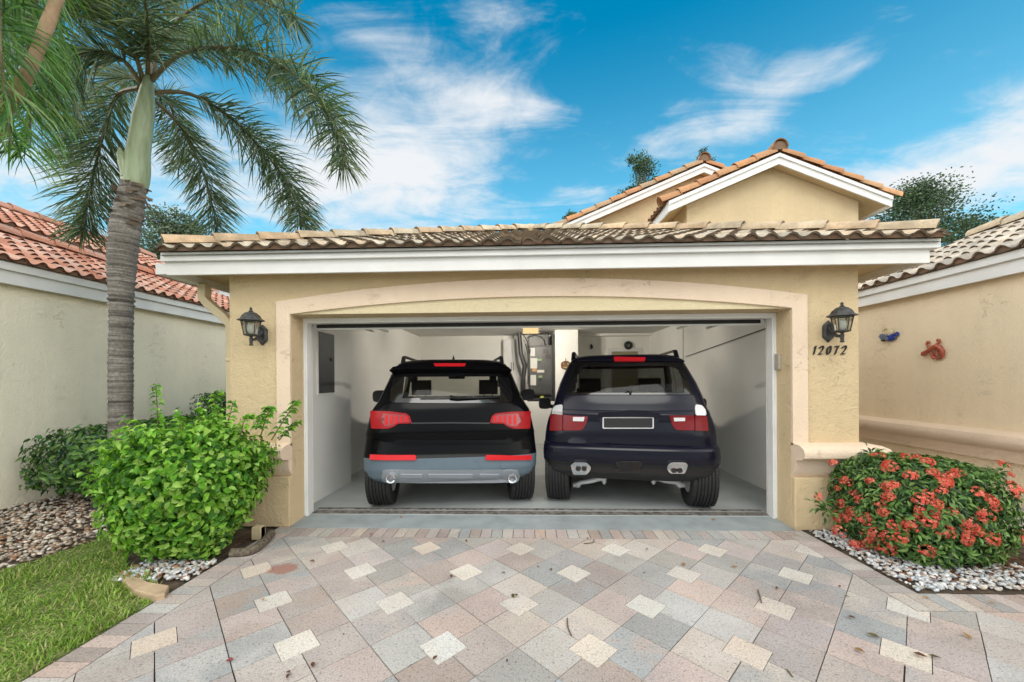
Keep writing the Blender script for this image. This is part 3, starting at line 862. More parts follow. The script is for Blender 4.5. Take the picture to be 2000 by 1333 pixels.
# white double cabinet on the back wall
a, b_ = atY(983, 663, IB-.30), atY(1018, 735, IB-.30)
cb = thing('cabinet', 'narrow white double door cabinet against the back wall of the garage', 'cabinet', (a.x, IB-.3, 0))
w = MB(); w.box(a.x, b_.x, IB-.28, IB-.002, .02, a.z); w.build('carcass', MT['white'], cb)
mid = (a.x+b_.x)/2
for x0, x1, hx in ((a.x+.005, mid-.003, mid-.025), (mid+.003, b_.x-.005, mid+.025)):
    w = MB(); w.box(x0, x1, IB-.30, IB-.281, .04, a.z-.01)
    for z0, z1 in ((a.z-.22, a.z-.07), (b_.z+.22, a.z-.28), (b_.z-.05, b_.z+.16), (.15, b_.z-.1)):
        for q in ((x0+.03, x1-.03, z1-.012, z1), (x0+.03, x1-.03, z0, z0+.012), (x0+.03, x0+.042, z0, z1), (x1-.042, x1-.03, z0, z1)):
            w.box(q[0], q[1], IB-.307, IB-.30, q[2], q[3])
    d = w.build('door', MT['white'], cb)
    w = MB(); w.box(hx-.006, hx+.006, IB-.325, IB-.30, a.z-.75, a.z-.55); w.build('handle', MT['dark'], d)
# air handler on a raised platform
YA = 8.55
a, b_ = atY(1034, 676, YA), atY(1083, 782, YA); top = atY(1034, 653, YA).z
ah = thing('air_handler', 'tall dark grey air handler with white notices and loose wiring standing on a platform', 'air conditioner', (a.x, YA, b_.z))
MT['ahu'] = plain('dark_grey_sheet', (.085,.09,.092), .5, .3, var=.15, vs=5)
MT['paper'] = plain('paper', (.62,.62,.58), .8, var=.05)
w = MB(); w.box(a.x, b_.x-.05, YA, IB-.25, b_.z, a.z); w.build('cabinet_body', MT['ahu'], ah, bevel=.008)
w = MB(); w.box(a.x-.01, b_.x-.12, YA+.05, IB-.3, a.z+.001, top); w.box(a.x-.015, b_.x-.045, YA-.012, YA+.05, a.z-.02, a.z+.015); w.build('plenum', MT['ahu'], ah, bevel=.01)
w = MB(); w.box(b_.x-.048, b_.x+.0, YA-.01, IB-.3, b_.z-.02, top); w.build('side_post', MT['dark'], ah)
for (x0, y0, x1, y1) in ((1036,680,1045,696), (1036,700,1049,720), (1036,733,1047,753)):
    p, q = atY(x0, y0, YA-.004), atY(x1, y1, YA-.004); w = MB(); w.box(p.x, q.x, YA-.004, YA-.0005, q.z, p.z); w.build('notice', MT['paper'], ah)
p, q = atY(1049, 723, YA-.004), atY(1063, 728, YA-.004); w = MB(); w.box(p.x, q.x, YA-.006, YA-.0005, q.z, p.z); w.build('badge_plate', MT['paper'], ah)
MT['orange'] = plain('orange_label', (.55,.28,.10), .7, var=.05); MT['green'] = plain('green_label', (.25,.40,.20), .7, var=.05)
p, q = atY(1040, 720.5, YA-.004), atY(1048, 726, YA-.004); w = MB(); w.box(p.x, q.x, YA-.0035, YA-.0005, q.z, p.z); w.build('warning_label', MT['orange'], ah)
for (x0, y0, x1, y1) in ((1049,701,1058,705), (1052,734,1059,738)):
    p, q = atY(x0, y0, YA-.004), atY(x1, y1, YA-.004); w = MB(); w.box(p.x, q.x, YA-.0035, YA-.0005, q.z, p.z); w.build('sticker', MT['green'], ah)
for (x0, y0, x1, y1) in ((1061,683,1071,690), (1066,692,1075,701), (1052,707,1056,711), (1052,739,1058,744)):
    p, q = atY(x0, y0, YA-.02), atY(x1, y1, YA-.02); w = MB(); w.box(p.x, q.x, YA-.022, YA-.0005, q.z, p.z); w.build('knockout', MT['dark'], ah, bevel=.003)
w = MB(); w.tube([atY(1014,650,YA-.1), atY(1017,690,YA-.1), atY(1025,715,YA-.1), atY(1021,745,YA-.1), atY(1022,765,YA-.1)], [.045,.05,.055,.05,.05], 8); w.build('pipe', MT['dark'], ah, smooth=60)
for pts in ([(1022,655),(1030,668),(1033,690),(1036,683)], [(1030,660),(1045,655),(1060,662),(1064,675)], [(1026,672),(1031,700),(1031,750)]):
    w = MB(); w.tube(smooth_path([tuple(atY(*p, YA-.06)) for p in pts]), .012, 5); w.build('wire', MT['dark'], ah)
w = MB()
for yy in (771, 783): p, q = atY(1030, yy, YA-.06), atY(1076, yy-1, YA-.06); w.tube([p, q], .025, 6)
w.build('drain_pipe', MT['dark'], ah)
w = MB(); p, q = atY(1055, 774, YA-.1), atY(1062, 779, YA-.1); w.box(p.x, q.x, YA-.11, YA-.085, q.z, p.z); w.build('valve', plain('yellow_valve', (.55,.60,.05), .5), ah)
w = MB(); w.box(a.x-.25, c0.x-.002, YA-.1, IB-.002, .0, b_.z-.022); w.build('platform', MT['inwall'], house)
# opener with two amber lenses
YO = 7.0
a, b_ = atY(1022, 638, YO), atY(1051, 649, YO)
op = thing('door_opener', 'garage door opener with two amber lamp lenses hanging under the raised door', 'garage opener', ((a.x+b_.x)/2, YO, a.z))
w = MB(); w.box(a.x-.10, b_.x+.10, YO-.10, YO+.34, a.z-.004, a.z+.05); w.build('motor_housing', MT['dark'], op, bevel=.01)
MT['lens'] = plain('amber_lens', (.8,.58,.25), .3, var=.05, emit=(1,.70,.34), es=.5)
MT['bulb'] = plain('lit_bulb', (.8,.8,.75), .3, var=0, emit=(1,.92,.80), es=BULB)
m_ = (a.x+b_.x)/2
for x0, x1 in ((a.x, m_-.01), (m_+.01, b_.x)):
    w = MB(); w.box(x0-.006, x1+.006, YO-.03, YO-.024, b_.z-.03, a.z-.006); w.build('lens', MT['lens'], op)
    w = MB(); w.ellipsoid(((x0+x1)/2, YO+.06, a.z-.05), (.024,.024,.03)); w.build('bulb', MT['bulb'], op, smooth=60)
w = MB(); w.box(m_-.02, m_+.02, 4.3, YO+.3, a.z+.055, a.z+.075); w.build('rail', MT['iron'], op)
p = atY(1060, 651, YO); w = MB(); w.tube([(a.x-.03, YO, b_.z), (a.x+.25, YO, b_.z-.01), (p.x+.1, YO, p.z)], .008, 5); w.build('cable', MT['dark'], op)
# carved wooden pumpkin plaque
YP = 8.45
p = atY(1105, 714, YP)
pk = thing('pumpkin_plaque', 'carved wooden pumpkin face plaque hung on the white wall stub behind the navy car', 'wall plaque', (p.x, YP, p.z))
MT['wood'] = plain('brown_wood', (.22,.11,.045), .6, var=.35, vs=18)
w = MB(); r_ = .115
poly = [(p.x+math.cos(t)*r_*(1+.06*math.cos(5*t)), p.z+math.sin(t)*r_*.86*(1-.10*abs(math.cos(t))**8)) for t in [2*math.pi*k/28 for k in range(28)]]
w.xz(poly, YP-.025, YP-.001); w.build('disc', MT['wood'], pk, fix=True, bevel=.004)
w = MB()
for dx_ in (-.045, .045): w.xz([(p.x+dx_-.022, p.z+.02), (p.x+dx_+.022, p.z+.02), (p.x+dx_, p.z+.055)], YP-.028, YP-.025)
w.xz([(p.x-.07,p.z-.02), (p.x-.035,p.z-.035), (p.x,p.z-.03), (p.x+.035,p.z-.035), (p.x+.07,p.z-.02), (p.x+.04,p.z-.06), (p.x-.04,p.z-.06)], YP-.028, YP-.025)
w.build('carved_face', plain('pale_wood', (.5,.36,.2), .7), pk, fix=True)
w = MB(); w.tube([(p.x, YP-.01, p.z+.095), (p.x, YP-.01, p.z+.15)], .008, 6); w.build('stem', MT['dark'], pk)
# round ornament and small hook on the far right wall
p = atY(1233, 673, 9.15)
ro = thing('wreath', 'round dark woven wreath above the inner door at the back of the garage', 'wreath', p)
w = MB(); w.tube([(p.x+.075*math.cos(k*math.pi/12), 9.40, p.z+.075*math.sin(k*math.pi/12)) for k in range(24)], .03, 8, closed=True); w.build('ring', MT['dark'], ro, smooth=60)
w = MB(); w.tube([(p.x+.02,9.38,p.z-.03),(p.x+.05,9.37,p.z+.04),(p.x-.03,9.37,p.z+.03)], .02, 6); w.build('bow', MT['iron'], ro, smooth=60)
p = atY(1155, 677, 9.40)
w = MB(); w.tube([(p.x,9.43,p.z-.06),(p.x+.01,9.40,p.z),(p.x-.01,9.41,p.z+.06)], [.018,.035,.012], 8); w.ellipsoid((p.x+.012,9.40,p.z-.03), (.03,.02,.025))
tag(w.build('wall_figure', MT['iron'], None, smooth=60), 'tiny dark figure hung on the back wall between the wall stub and the wreath', 'wall ornament')
# ------------------------------------------------------------------ palms
MT['frond'] = leafmat('palm_leaf', .4, .40, .45)
MT['rachis'] = plain('palm_stalk', (.20,.17,.10), .6, var=.25, vs=14)
MT['shaft'] , nt, b = new_mat('crownshaft')
vec = coords(nt)
c = ramp(nt, noise(nt, coords(nt, (9, 9, 1.0)), 2.0, 5), [(.3, (.20,.25,.13)), (.55, (.33,.40,.25)), (.75, (.42,.47,.32))])
nt.links.new(c, b.inputs['Base Color']); b.inputs['Roughness'].default_value = .4
MT['trunk'], nt, b = new_mat('palm_trunk')
vec = coords(nt)
ring = noise(nt, coords(nt, (.8, .8, 16)), 2.2, 5, .6, .3)
c = ramp(nt, ring, [(.30, (.085,.075,.065)), (.48, (.20,.185,.165)), (.66, (.34,.315,.285))])
c = mix(nt, 1, c, ramp(nt, noise(nt, vec, 40, 4), [(.3, .65), (.7, 1.15)]), 'MULTIPLY')
nt.links.new(c, b.inputs['Base Color']); b.inputs['Roughness'].default_value = .9
bumpn(nt, b, mth(nt, 'ADD', ring, mth(nt, 'MULTIPLY', noise(nt, vec, 60, 4), .5)), .8, .02)

def curve_pts(ctrl, n):
    sp = smooth_path([tuple(p) for p in ctrl], 10)
    sp = [Vector(p) for p in sp]
    L = [0]
    for i in range(1, len(sp)): L.append(L[-1] + (sp[i]-sp[i-1]).length)
    out = []; j = 0
    for k in range(n):
        t = L[-1]*k/(n-1)
        while j < len(sp)-2 and L[j+1] < t: j += 1
        f = (t-L[j])/max(1e-6, L[j+1]-L[j]); out.append(sp[j].lerp(sp[j+1], min(1, max(0, f))))
    return out, L[-1]

def frond(name, ctrl, parent, nl=420, leaflen=.46, start=.16, cols=((.035,.07,.03),), r=rnd, width=.026, droop=.5, rad0=.026, plume=1.0):
    N = 60
    pts, L = curve_pts(ctrl, N)
    mb = MB()
    mb.tube(pts, [rad0*(1-.86*(i/(N-1))) for i in range(N)], 6, (.25,.21,.13))
    for i in range(nl):
        t = start + (1-start)*(i + r.random())/nl
        f = t*(N-1); k = min(N-2, int(f)); p = pts[k].lerp(pts[k+1], f-k)
        tan = (pts[k+1]-pts[k]).normalized()
        side = tan.cross(Vector((0,0,1)))
        side = side.normalized() if side.length > .05 else tan.orthogonal().normalized()
        up = side.cross(tan).normalized()
        # bottle-brush: mostly two flat ranks with a spread all round
        base = 0 if r.random() < .5 else math.pi
        an = base + r.gauss(0, .75*plume)
        rd = side*math.cos(an) + up*math.sin(an)
        fwd = r.uniform(.45, .95)
        d = (rd + tan*fwd).normalized()
        env = min(1, (t-start)/(1-start)*4+.35) * (1 if t < .7 else max(.45, 1-(t-.7)*1.5))
        ln = leaflen*env*r.uniform(.75, 1.1)
        c = tint(r.choice(cols), .28, r)
        w0 = width*r.uniform(.75, 1.15)
        a0 = p; g = Vector((0,0,-1))
        p1 = a0 + d*ln*.38 + g*ln*.03*droop
        d2 = (d + g*.35*droop).normalized(); p2 = p1 + d2*ln*.34
        d3 = (d2 + g*.6*droop).normalized(); p3 = p2 + d3*ln*.30
        wv = d.cross(Vector((r.gauss(0,1), r.gauss(0,1), r.gauss(0,1))))
        if wv.length < .1: wv = d.orthogonal()
        wv.normalize()
        h = w0*.5
        mb.add([a0-wv*h*.4, a0+wv*h*.4, p1+wv*h, p1-wv*h, p2+wv*h*.8, p2-wv*h*.8, p3], [(0,1,2,3), (3,2,4,5), (5,4,6)], c)
    return mb.build(name, MT['frond'], parent)

GF = 4.45
base = atZ(236, 985, 0)
palm = thing('palm_tree', 'foxtail palm with a ringed grey bulging trunk and pale green crownshaft', 'palm tree', (base.x, base.y, 0))
trk = [(237,985,52), (236,860,50), (236,760,50), (236,700,50), (237,640,49), (237,600,50), (237,560,55), (238,520,60), (241,480,63), (246,440,66), (253,405,62), (258,380,58), (262,362,56)]
cen = [atF(x, y, GF) for x, y, _ in trk]; rr_ = [d/2*GF/FPX/1.40 for *_, d in trk]      # a round stem this far off axis looks about 1.4 times wider
# bring the base onto the ground
cen[0].z = -.03
pp, L = curve_pts(cen, 130)
zs = [c.z for c in cen]
rads = []
rt = random.Random(3)
for q in pp:
    ra = float(np.interp(q.z, zs, rr_))
    k = q.z
    ring_a = .010 if k > 2.3 else .004
    rads.append(ra + ring_a*math.sin(k*2*math.pi/.052) + rt.uniform(-.003, .003)*(2.2 if k > 2.9 else 1))
w = MB(); w.tube(pp, rads, 20); w.build('trunk', MT['trunk'], palm, smooth=70)
w = MB()
for k in range(46):          # ragged dry fibre where the last sheath came away
    an = rt.uniform(0, 2*math.pi); q = cen[-1].lerp(cen[-4], rt.random()**1.3); ra = float(np.interp(q.z, zs, rr_))+.006
    dv = Vector((math.cos(an), math.sin(an), 0)); tg = Vector((-math.sin(an), math.cos(an), 0))
    p0 = q + dv*ra; ln = rt.uniform(.06, .16)
    w.add([p0, p0+tg*ln+dv*rt.uniform(0,.012), p0+tg*ln*.9+dv*.012-Vector((0,0,rt.uniform(.015,.04))), p0-Vector((0,0,.03))], [(0,1,2,3)], tint((.16,.12,.085), .4, rt))
w.build('dry_fibre', plain('dry_fibre', (.16,.12,.085), .9, var=.2, use_attr=True), palm)['kind'] = 'stuff'
w = MB()
for k in range(14):          # surface roots at the foot
    an = rt.uniform(0, 2*math.pi); b0 = Vector((base.x, base.y, .07)); dv = Vector((math.cos(an), math.sin(an), 0))
    w.tube([b0+dv*.12+Vector((0,0,.05)), b0+dv*.19-Vector((0,0,.03)), b0+dv*rt.uniform(.25,.34)-Vector((0,0,.1))], [.03,.035,.02], 6)
w.build('root', plain('root_fibre', (.05,.04,.035), .95, var=.3, vs=20), palm, smooth=70)
sh = [(262,366,53), (264,352,58), (267,330,57), (270,300,50), (274,270,47), (279,235,45), (284,205,39), (287,180,31), (289,165,24), (290,150,18)]
sp = [atF(x, y, GF) for x, y, _ in sh]; sr = [d/2*GF/FPX/1.36 for *_, d in sh]
pp2, _ = curve_pts(sp, 40); zz_ = [p.z for p in sp]
w = MB(); w.tube(pp2, [float(np.interp(q.z, zz_, sr)) for q in pp2], 20); w.build('crownshaft', MT['shaft'], palm, smooth=70)
w = MB(); q = [atF(x, y, GF-.1) for x, y in ((243,345),(240,320),(236,300),(234,288))]; w.tube(q, [.03,.045,.035,.006], 8); w.build('bract', MT['shaft'], palm, smooth=70)

DK = [(.08,.13,.075), (.11,.17,.10), (.15,.20,.13), (.30,.34,.26), (.055,.095,.06)]
fr = [  # pixel path with depth of each point
 ([(296,158,0),(350,108,0),(430,93,-.1),(520,112,-.2),(602,172,-.3),(655,250,-.4),(672,325,-.4)], 620, .50),
 ([(305,180,0),(370,184,.2),(440,222,.4),(510,290,.5),(562,360,.55),(590,440,.5)], 560, .50),
 ([(300,195,.1),(350,245,.5),(388,315,.9),(412,390,1.1),(428,470,1.2)], 420, .46),
 ([(272,172,0),(228,188,.15),(205,250,.2),(185,330,.25),(168,420,.2),(160,460,.2)], 560, .50),
 ([(276,166,0),(240,118,-.2),(175,100,-.4),(115,130,-.5),(75,200,-.6)], 380, .48),
 ([(280,160,0),(262,100,-.2),(230,40,-.4),(180,-10,-.5),(120,-20,-.5)], 420, .48),
 ([(288,150,0),(290,80,-.3),(284,10,-.6),(270,-80,-.9)], 260, .46),
 ([(297,152,0),(315,90,.1),(360,30,.1),(430,-5,0),(520,5,-.1),(580,40,-.2)], 340, .42),
 ([(292,150,.1),(305,100,.6),(340,60,1.1),(400,70,1.6),(450,130,1.9)], 400, .46),
 ([(282,168,.1),(250,150,.6),(200,170,1.0),(150,230,1.2),(130,310,1.3)], 420, .48),
 ([(300,180,.2),(330,200,.8),(345,260,1.2),(348,330,1.3)], 280, .42),
]
for ctrl, nl, ll in fr:
    frond('frond', [atF(x, y, GF+d) for x, y, d in ctrl], palm, nl=int(nl*1.55), leaflen=ll*1.18, cols=DK, width=.0135, droop=.4, r=rt)

# second palm, closer, leaning in from beyond the left edge
G2 = 2.9
p2 = thing('palm_tree', 'leaning tan palm stem with bright green drooping fronds at the upper left corner', 'palm tree', (-5.6, 2.6, 0))
w = MB()
q = [Vector((-5.75, 2.75, -.02)), Vector((-5.45, 2.7, 1.2)), Vector((-5.0, 2.65, 2.2)), atF(-60,330,G2+.1), atF(18,205,G2-.3), atF(60,130,G2-.35), atF(92,50,G2-.35), atF(122,-30,G2-.3), atF(150,-110,G2)]
qq, _ = curve_pts(q, 60)
w.tube(qq, [.030 + .06*(1-i/59)**1.8 + .002*math.sin(i*2.1) for i in range(60)], 16)
MT['tanbark'] = plain('tan_bark', (.36,.24,.14), .8, var=.25, vs=10, bump=.4, bs=40)
w.build('trunk', MT['tanbark'], p2, smooth=70)
BG = [(.07,.18,.04), (.10,.24,.055), (.14,.28,.075), (.05,.13,.035), (.20,.30,.11)]
fr2 = [
 ([(150,-110,0),(80,-120,.1),(10,-50,.2),(0,60,-.5),(8,170,-.5),(22,285,-.5)], 300, .55),
 ([(150,-110,0),(110,-80,.1),(70,-10,.15),(55,90,.15),(58,190,.15),(60,290,.15)], 300, .50),
 ([(150,-110,0),(60,-100,-.4),(-50,-40,-.5),(-90,80,-.5),(-80,200,-.5)], 240, .55),
 ([(150,-110,0),(200,-90,.3),(280,-70,.5),(380,-60,.6),(480,-45,.6),(560,-20,.6)], 240, .34),
 ([(150,-110,0),(90,-60,.4),(30,-20,.7),(-20,60,.9),(-40,160,1.0)], 340, .5),
]
for k, (ctrl, nl, ll) in enumerate(fr2):
    frond('frond', [atF(x, y, G2+d) for x, y, d in ctrl], p2, nl=int(nl*1.25), leaflen=ll, cols=BG if k != 3 else [(.05,.10,.04), (.09,.14,.07), (.20,.18,.12)], width=.0125, droop=1.35, r=rt, start=.2)

# ------------------------------------------------------------------ shrubs
def leaf(mb, p, d, n, ln, wd, c, curl=.25, fold=.25):
    d = d.normalized(); s = d.cross(n)
    if s.length < 1e-3: s = d.orthogonal()
    s.normalize(); n = s.cross(d).normalized()
    m1 = p + d*ln*.32 - n*ln*.02; m2 = p + d*ln*.66 - n*ln*curl*.25; t = p + d*ln - n*ln*curl
    up = n*wd*fold
    mb.add([p, p+d*ln*.30+s*wd*.5+up, p+d*ln*.64+s*wd*.40+up*.8-n*ln*curl*.2, t, p+d*ln*.64-s*wd*.40+up*.8-n*ln*curl*.2, p+d*ln*.30-s*wd*.5+up, m1, m2],
           [(0,6,1), (6,7,2,1), (7,3,2), (0,5,6), (5,4,7,6), (4,3,7)], c)
def superdir(r, ex):
    v = Vector((r.gauss(0,1), r.gauss(0,1), r.gauss(0,1))).normalized()
    k = (abs(v.x)**ex + abs(v.y)**ex + abs(v.z)**ex)**(-1/ex)
    return v, v*k
def lump(v, seed):
    return (math.sin(v.x*5+seed)*math.cos(v.y*6+seed*2) + math.sin(v.z*7+seed*3)*math.cos(v.x*4-seed))*.5
MT['leaf_lime'] = leafmat('lime_leaf', .5, .35, .25)
MT['leaf_dark'] = leafmat('dark_leaf', .4, .2, .4)
MT['stem'] = plain('woody_stem', (.16,.11,.07), .85, var=.3, vs=20)
MT['greenstem'] = plain('green_stem', (.16,.20,.07), .6, var=.2, vs=20)

def bush(mb, cen, rad3, n, ex, ln, wd, cols, r, shell=.16, lumpy=.1, seed=1., inner=.28, keep=None, shape=None, upbias=.35, young=None):
    cen = Vector(cen)
    for i in range(n):
        v, q = superdir(r, ex)
        if r.random() < inner: k = r.uniform(.55, .92)
        else: k = 1 - abs(r.gauss(0, shell)) + .02
        k *= 1 + lumpy*lump(v, seed)
        p = cen + Vector((q.x*rad3[0]*k, q.y*rad3[1]*k, q.z*rad3[2]*k))
        if shape: p = shape(p)
        if p.z < .015 or (keep and not keep(p)): continue
        nrm = (Vector((v.x, v.y, v.z + upbias)) + Vector((r.gauss(0,.35), r.gauss(0,.35), r.gauss(0,.35)))).normalized()
        d = Vector((r.gauss(0,1), r.gauss(0,1), r.gauss(0,1))); d = d - nrm*d.dot(nrm)
        d = (d.normalized() + Vector((v.x,v.y,0))*.5 + Vector((0,0,-.45))).normalized()
        c = tint(r.choice(cols), .22, r)
        if young and k > .96 and r.random() < .35: c = tint(young, .2, r)
        s = r.uniform(.65, 1.15)
        leaf(mb, p, d, nrm, ln*s, wd*s, c, curl=r.uniform(.05,.4))

rs = random.Random(8)
LIME = [(.19,.42,.04), (.13,.33,.03), (.26,.50,.06), (.085,.24,.03), (.34,.54,.12), (.05,.15,.025)]
cl_ = Vector((-2.86, 3.14, .58))
lb = thing('lime_shrub', 'bright lime green leafy shrub with wispy shoots spilling towards the driveway border', 'shrub', (cl_.x, cl_.y, 0))
def lime_shape(p):
    t = p.z/1.1         # narrower at the foot, leaning to the garage higher up
    f = .66 + .42*min(1, max(0, t))**.7
    return Vector((cl_.x + (p.x-cl_.x)*f + .10*(t-.4), cl_.y + (p.y-cl_.y)*f, p.z - .10*max(0, -(p.x-cl_.x))))
w = MB()
bush(w, cl_, (.575,.52,.54), 9500, 2.7, .062, .040, LIME, rs, lumpy=.24, shell=.2, seed=2.1, shape=lime_shape, keep=lambda p: not (p.x > -2.32 and p.y > 3.70), young=(.30,.50,.10))
for k in range(46):          # loose sprigs that break the outline
    v, q = superdir(rs, 2.7)
    if v.z < -.3 or (v.y > .5): continue
    p0 = lime_shape(cl_ + Vector((q.x*.50, q.y*.45, q.z*.48))); dv = (Vector((v.x, v.y-.2, abs(v.z)+.5)) + Vector((rs.gauss(0,.3), rs.gauss(0,.2), rs.gauss(0,.2)))).normalized()
    ln_ = rs.uniform(.12, .24); w.tube([p0, p0+dv*ln_*.6, p0+dv*ln_+Vector((0,0,-.015))], [.004,.003,.002], 4, (.20,.24,.08))
    for j in range(9):
        t_ = (j+2)/10; sd_ = Vector((rs.gauss(0,1), rs.gauss(0,1), rs.gauss(-.2,.6)))
        leaf(w, p0+dv*ln_*t_, (sd_.normalized()+dv*.3), Vector((0,-.4,1)), .056*rs.uniform(.7,1.1), .036, tint(rs.choice(LIME[:5]), .2, rs), curl=.3)
w.build('foliage', MT['leaf_lime'], lb)
w = MB()
for k in range(16):
    an = rs.uniform(0, 6.28); rr0 = rs.uniform(0, .12)
    b0 = Vector((cl_.x+math.cos(an)*rr0, cl_.y+math.sin(an)*rr0, -.02)); e = Vector((cl_.x+math.cos(an)*rs.uniform(.25,.55), cl_.y+math.sin(an)*rs.uniform(.2,.42), rs.uniform(.5,1.0)))
    w.tube([b0, b0.lerp(e,.5)+Vector((0,0,.08)), e], [.014,.010,.004], 6)
w.build('stem', MT['stem'], lb)
shoots = [[(310,870),(308,820),(306,775),(305,752)], [(440,850),(425,810),(420,780),(428,765)], [(430,860),(448,815),(455,785)], [(510,850),(520,815),(528,800),(520,796)],
          [(530,860),(555,820),(572,795),(578,784)], [(545,860),(565,838),(583,824)], [(470,850),(478,820),(490,812)], [(395,845),(392,815),(388,800)], [(350,850),(345,835),(350,818)], [(500,840),(505,822),(512,812)]]
for sh_ in shoots:
    fd = rs.uniform(3.05, 3.35); q = smooth_path([tuple(atF(x, y, fd)) for x, y in sh_], 5); w = MB()
    w.tube(q, [.006*(1-.6*i/len(q)) for i in range(len(q))], 5, (.20,.22,.08))
    for k in range(2, len(q)):
        for sd_ in (-1, 1):
            p = Vector(q[k]); d = Vector((sd_*rs.uniform(.6,1), rs.uniform(-.7,.3), rs.uniform(-.3,.3)))
            sc_ = 1.0 - .35*k/len(q)
            leaf(w, p, d, Vector((0,-.4,1)), .075*sc_, .048*sc_, tint(rs.choice(LIME[1:4]), .2, rs), curl=.35)
    w.build('shoot', MT['leaf_lime'], lb)

DARK = [(.04,.11,.034), (.065,.165,.04), (.10,.22,.05), (.025,.07,.028), (.16,.29,.075)]
def hedge(label, box, n, ln, wd, cols, seed, nst=10, ex=5, mat='leaf_dark', young=(.10,.20,.04), lumpy=.06):
    r = random.Random(seed); x0, x1, y0, y1, z0, z1 = box
    cen = Vector(((x0+x1)/2, (y0+y1)/2, (z0+z1)/2)); t = thing('hedge', label, 'hedge', (cen.x, cen.y, 0))
    w = MB(); bush(w, cen, ((x1-x0)/2, (y1-y0)/2, (z1-z0)/2), n, ex, ln, wd, cols, r, shell=.10, lumpy=lumpy, seed=seed, inner=.3, young=young); w.build('foliage', MT[mat], t)
    w = MB()
    for k in range(nst):
        b0 = Vector((r.uniform(x0+.2, x1-.2), r.uniform(y0+.15, y1-.15), -.02)); e = b0 + Vector((r.uniform(-.2,.2), r.uniform(-.2,.2), z1*.75))
        w.tube([b0, b0.lerp(e,.5)+Vector((r.uniform(-.05,.05),0,0)), e], [.018,.013,.006], 6)
    w.build('stem', MT['stem'], t)
    return t
hedge('dark green broad leaved hedge along the pale neighbouring wall behind the palm', (-5.85,-4.55,4.15,6.6,.10,.90), 7500, .095, .045, DARK, 5.2, 24, lumpy=.10)
pa, pb = atY(376, 770, 6.4), atY(452, 770, 6.4)
hedge('small square clipped hedge in the gap between the two houses', (pa.x, pb.x+.3, 6.3, 7.1, .2, pa.z), 6000, .055, .035, [(.05,.13,.03), (.07,.17,.04), (.10,.21,.05)], 3.3, 8, ex=9, lumpy=.02)

# ixora with red flower heads
ci = Vector((3.235, 3.30, .40)); ri = (.47,.45,.385)
ix = thing('ixora_shrub', 'clipped dark green shrub covered in coral red flower heads beside the right garage pillar', 'shrub', (ci.x, ci.y, 0))
IXG = [(.035,.095,.024), (.06,.15,.032), (.095,.21,.045), (.14,.27,.06), (.022,.06,.018)]
ik = lambda p: not (p.x < 3.26 and p.y > 3.68)
w = MB(); bush(w, ci, ri, 13000, 3.6, .056, .021, IXG, rs, shell=.08, lumpy=.06, seed=1.3, inner=.33, keep=ik, upbias=.6, young=(.16,.27,.07))
# a few sprigs that break the outline at the right foot and left side
for px, py, f in ((1975,1015,3.05), (1605,985,3.3), (1612,1000,3.25), (1700,885,3.2), (1950,925,3.1)):
    c0_ = atF(px, py, f)
    for k in range(26):
        v = Vector((rs.gauss(0,1), rs.gauss(0,1), rs.gauss(0,.7))).normalized()
        leaf(w, c0_+v*rs.uniform(0,.07), v+Vector((0,0,.2)), Vector((0,-.3,1)), .065, .022, tint(rs.choice(IXG), .2, rs))
w.build('foliage', MT['leaf_dark'], ix)
w = MB()
for k in range(18):
    b0 = Vector((ci.x+rs.uniform(-.25,.25), ci.y+rs.uniform(-.18,.18), -.02)); e = b0+Vector((rs.uniform(-.12,.12), rs.uniform(-.1,.1), rs.uniform(.35,.6)))
    w.tube([b0, b0.lerp(e,.5), e], [.012,.009,.004], 5)
w.build('stem', MT['stem'], ix)
MT['petal'] = leafmat('coral_petal', .6, .25, .2)
RED = [(.74,.13,.09), (.82,.20,.14), (.62,.08,.06), (.86,.28,.20)]
def umbel(n, rad_, seed):
    r = random.Random(seed); mb = MB()
    for i in range(n):
        v = Vector((r.gauss(0,1), r.gauss(0,1), abs(r.gauss(0,.8))+.15)).normalized()
        p = Vector((v.x*rad_, v.y*rad_, v.z*rad_*.62)) * r.uniform(.8, 1.05)
        n_ = (v + Vector((r.gauss(0,.25), r.gauss(0,.25), r.gauss(0,.25)))).normalized(); a = n_.orthogonal().normalized(); b_ = n_.cross(a)
        th = r.uniform(0, 6.28); a, b_ = a*math.cos(th)+b_*math.sin(th), b_*math.cos(th)-a*math.sin(th)
        c = tint(r.choice(RED), .12, r); s = r.uniform(.011, .016)
        for q, e in ((a,b_),(b_,-a),(-a,-b_),(-b_,a)):
            mb.add([p, p+q*s*.55+e*s*.38, p+q*s*1.15+n_*s*.1, p+q*s*.55-e*s*.38], [(0,1,2,3)], c)
    return mb
protos = []
def head_at(p, nrm, k, sc):
    global protos
    pr_ = protos[k]
    if pr_.get('used'): o = pr_['o'].copy(); col.objects.link(o)
    else: o = pr_['o']; pr_['used'] = True
    o.parent = ix; o.location = p - ORG[ix]; o.scale = (sc, sc, sc)
    o.rotation_mode = 'QUATERNION'; o.rotation_quaternion = nrm.to_track_quat('Z', 'Y')
for k in range(4):
    protos.append({'o': umbel(46, .062, k).build('flower_head', MT['petal'], None)})
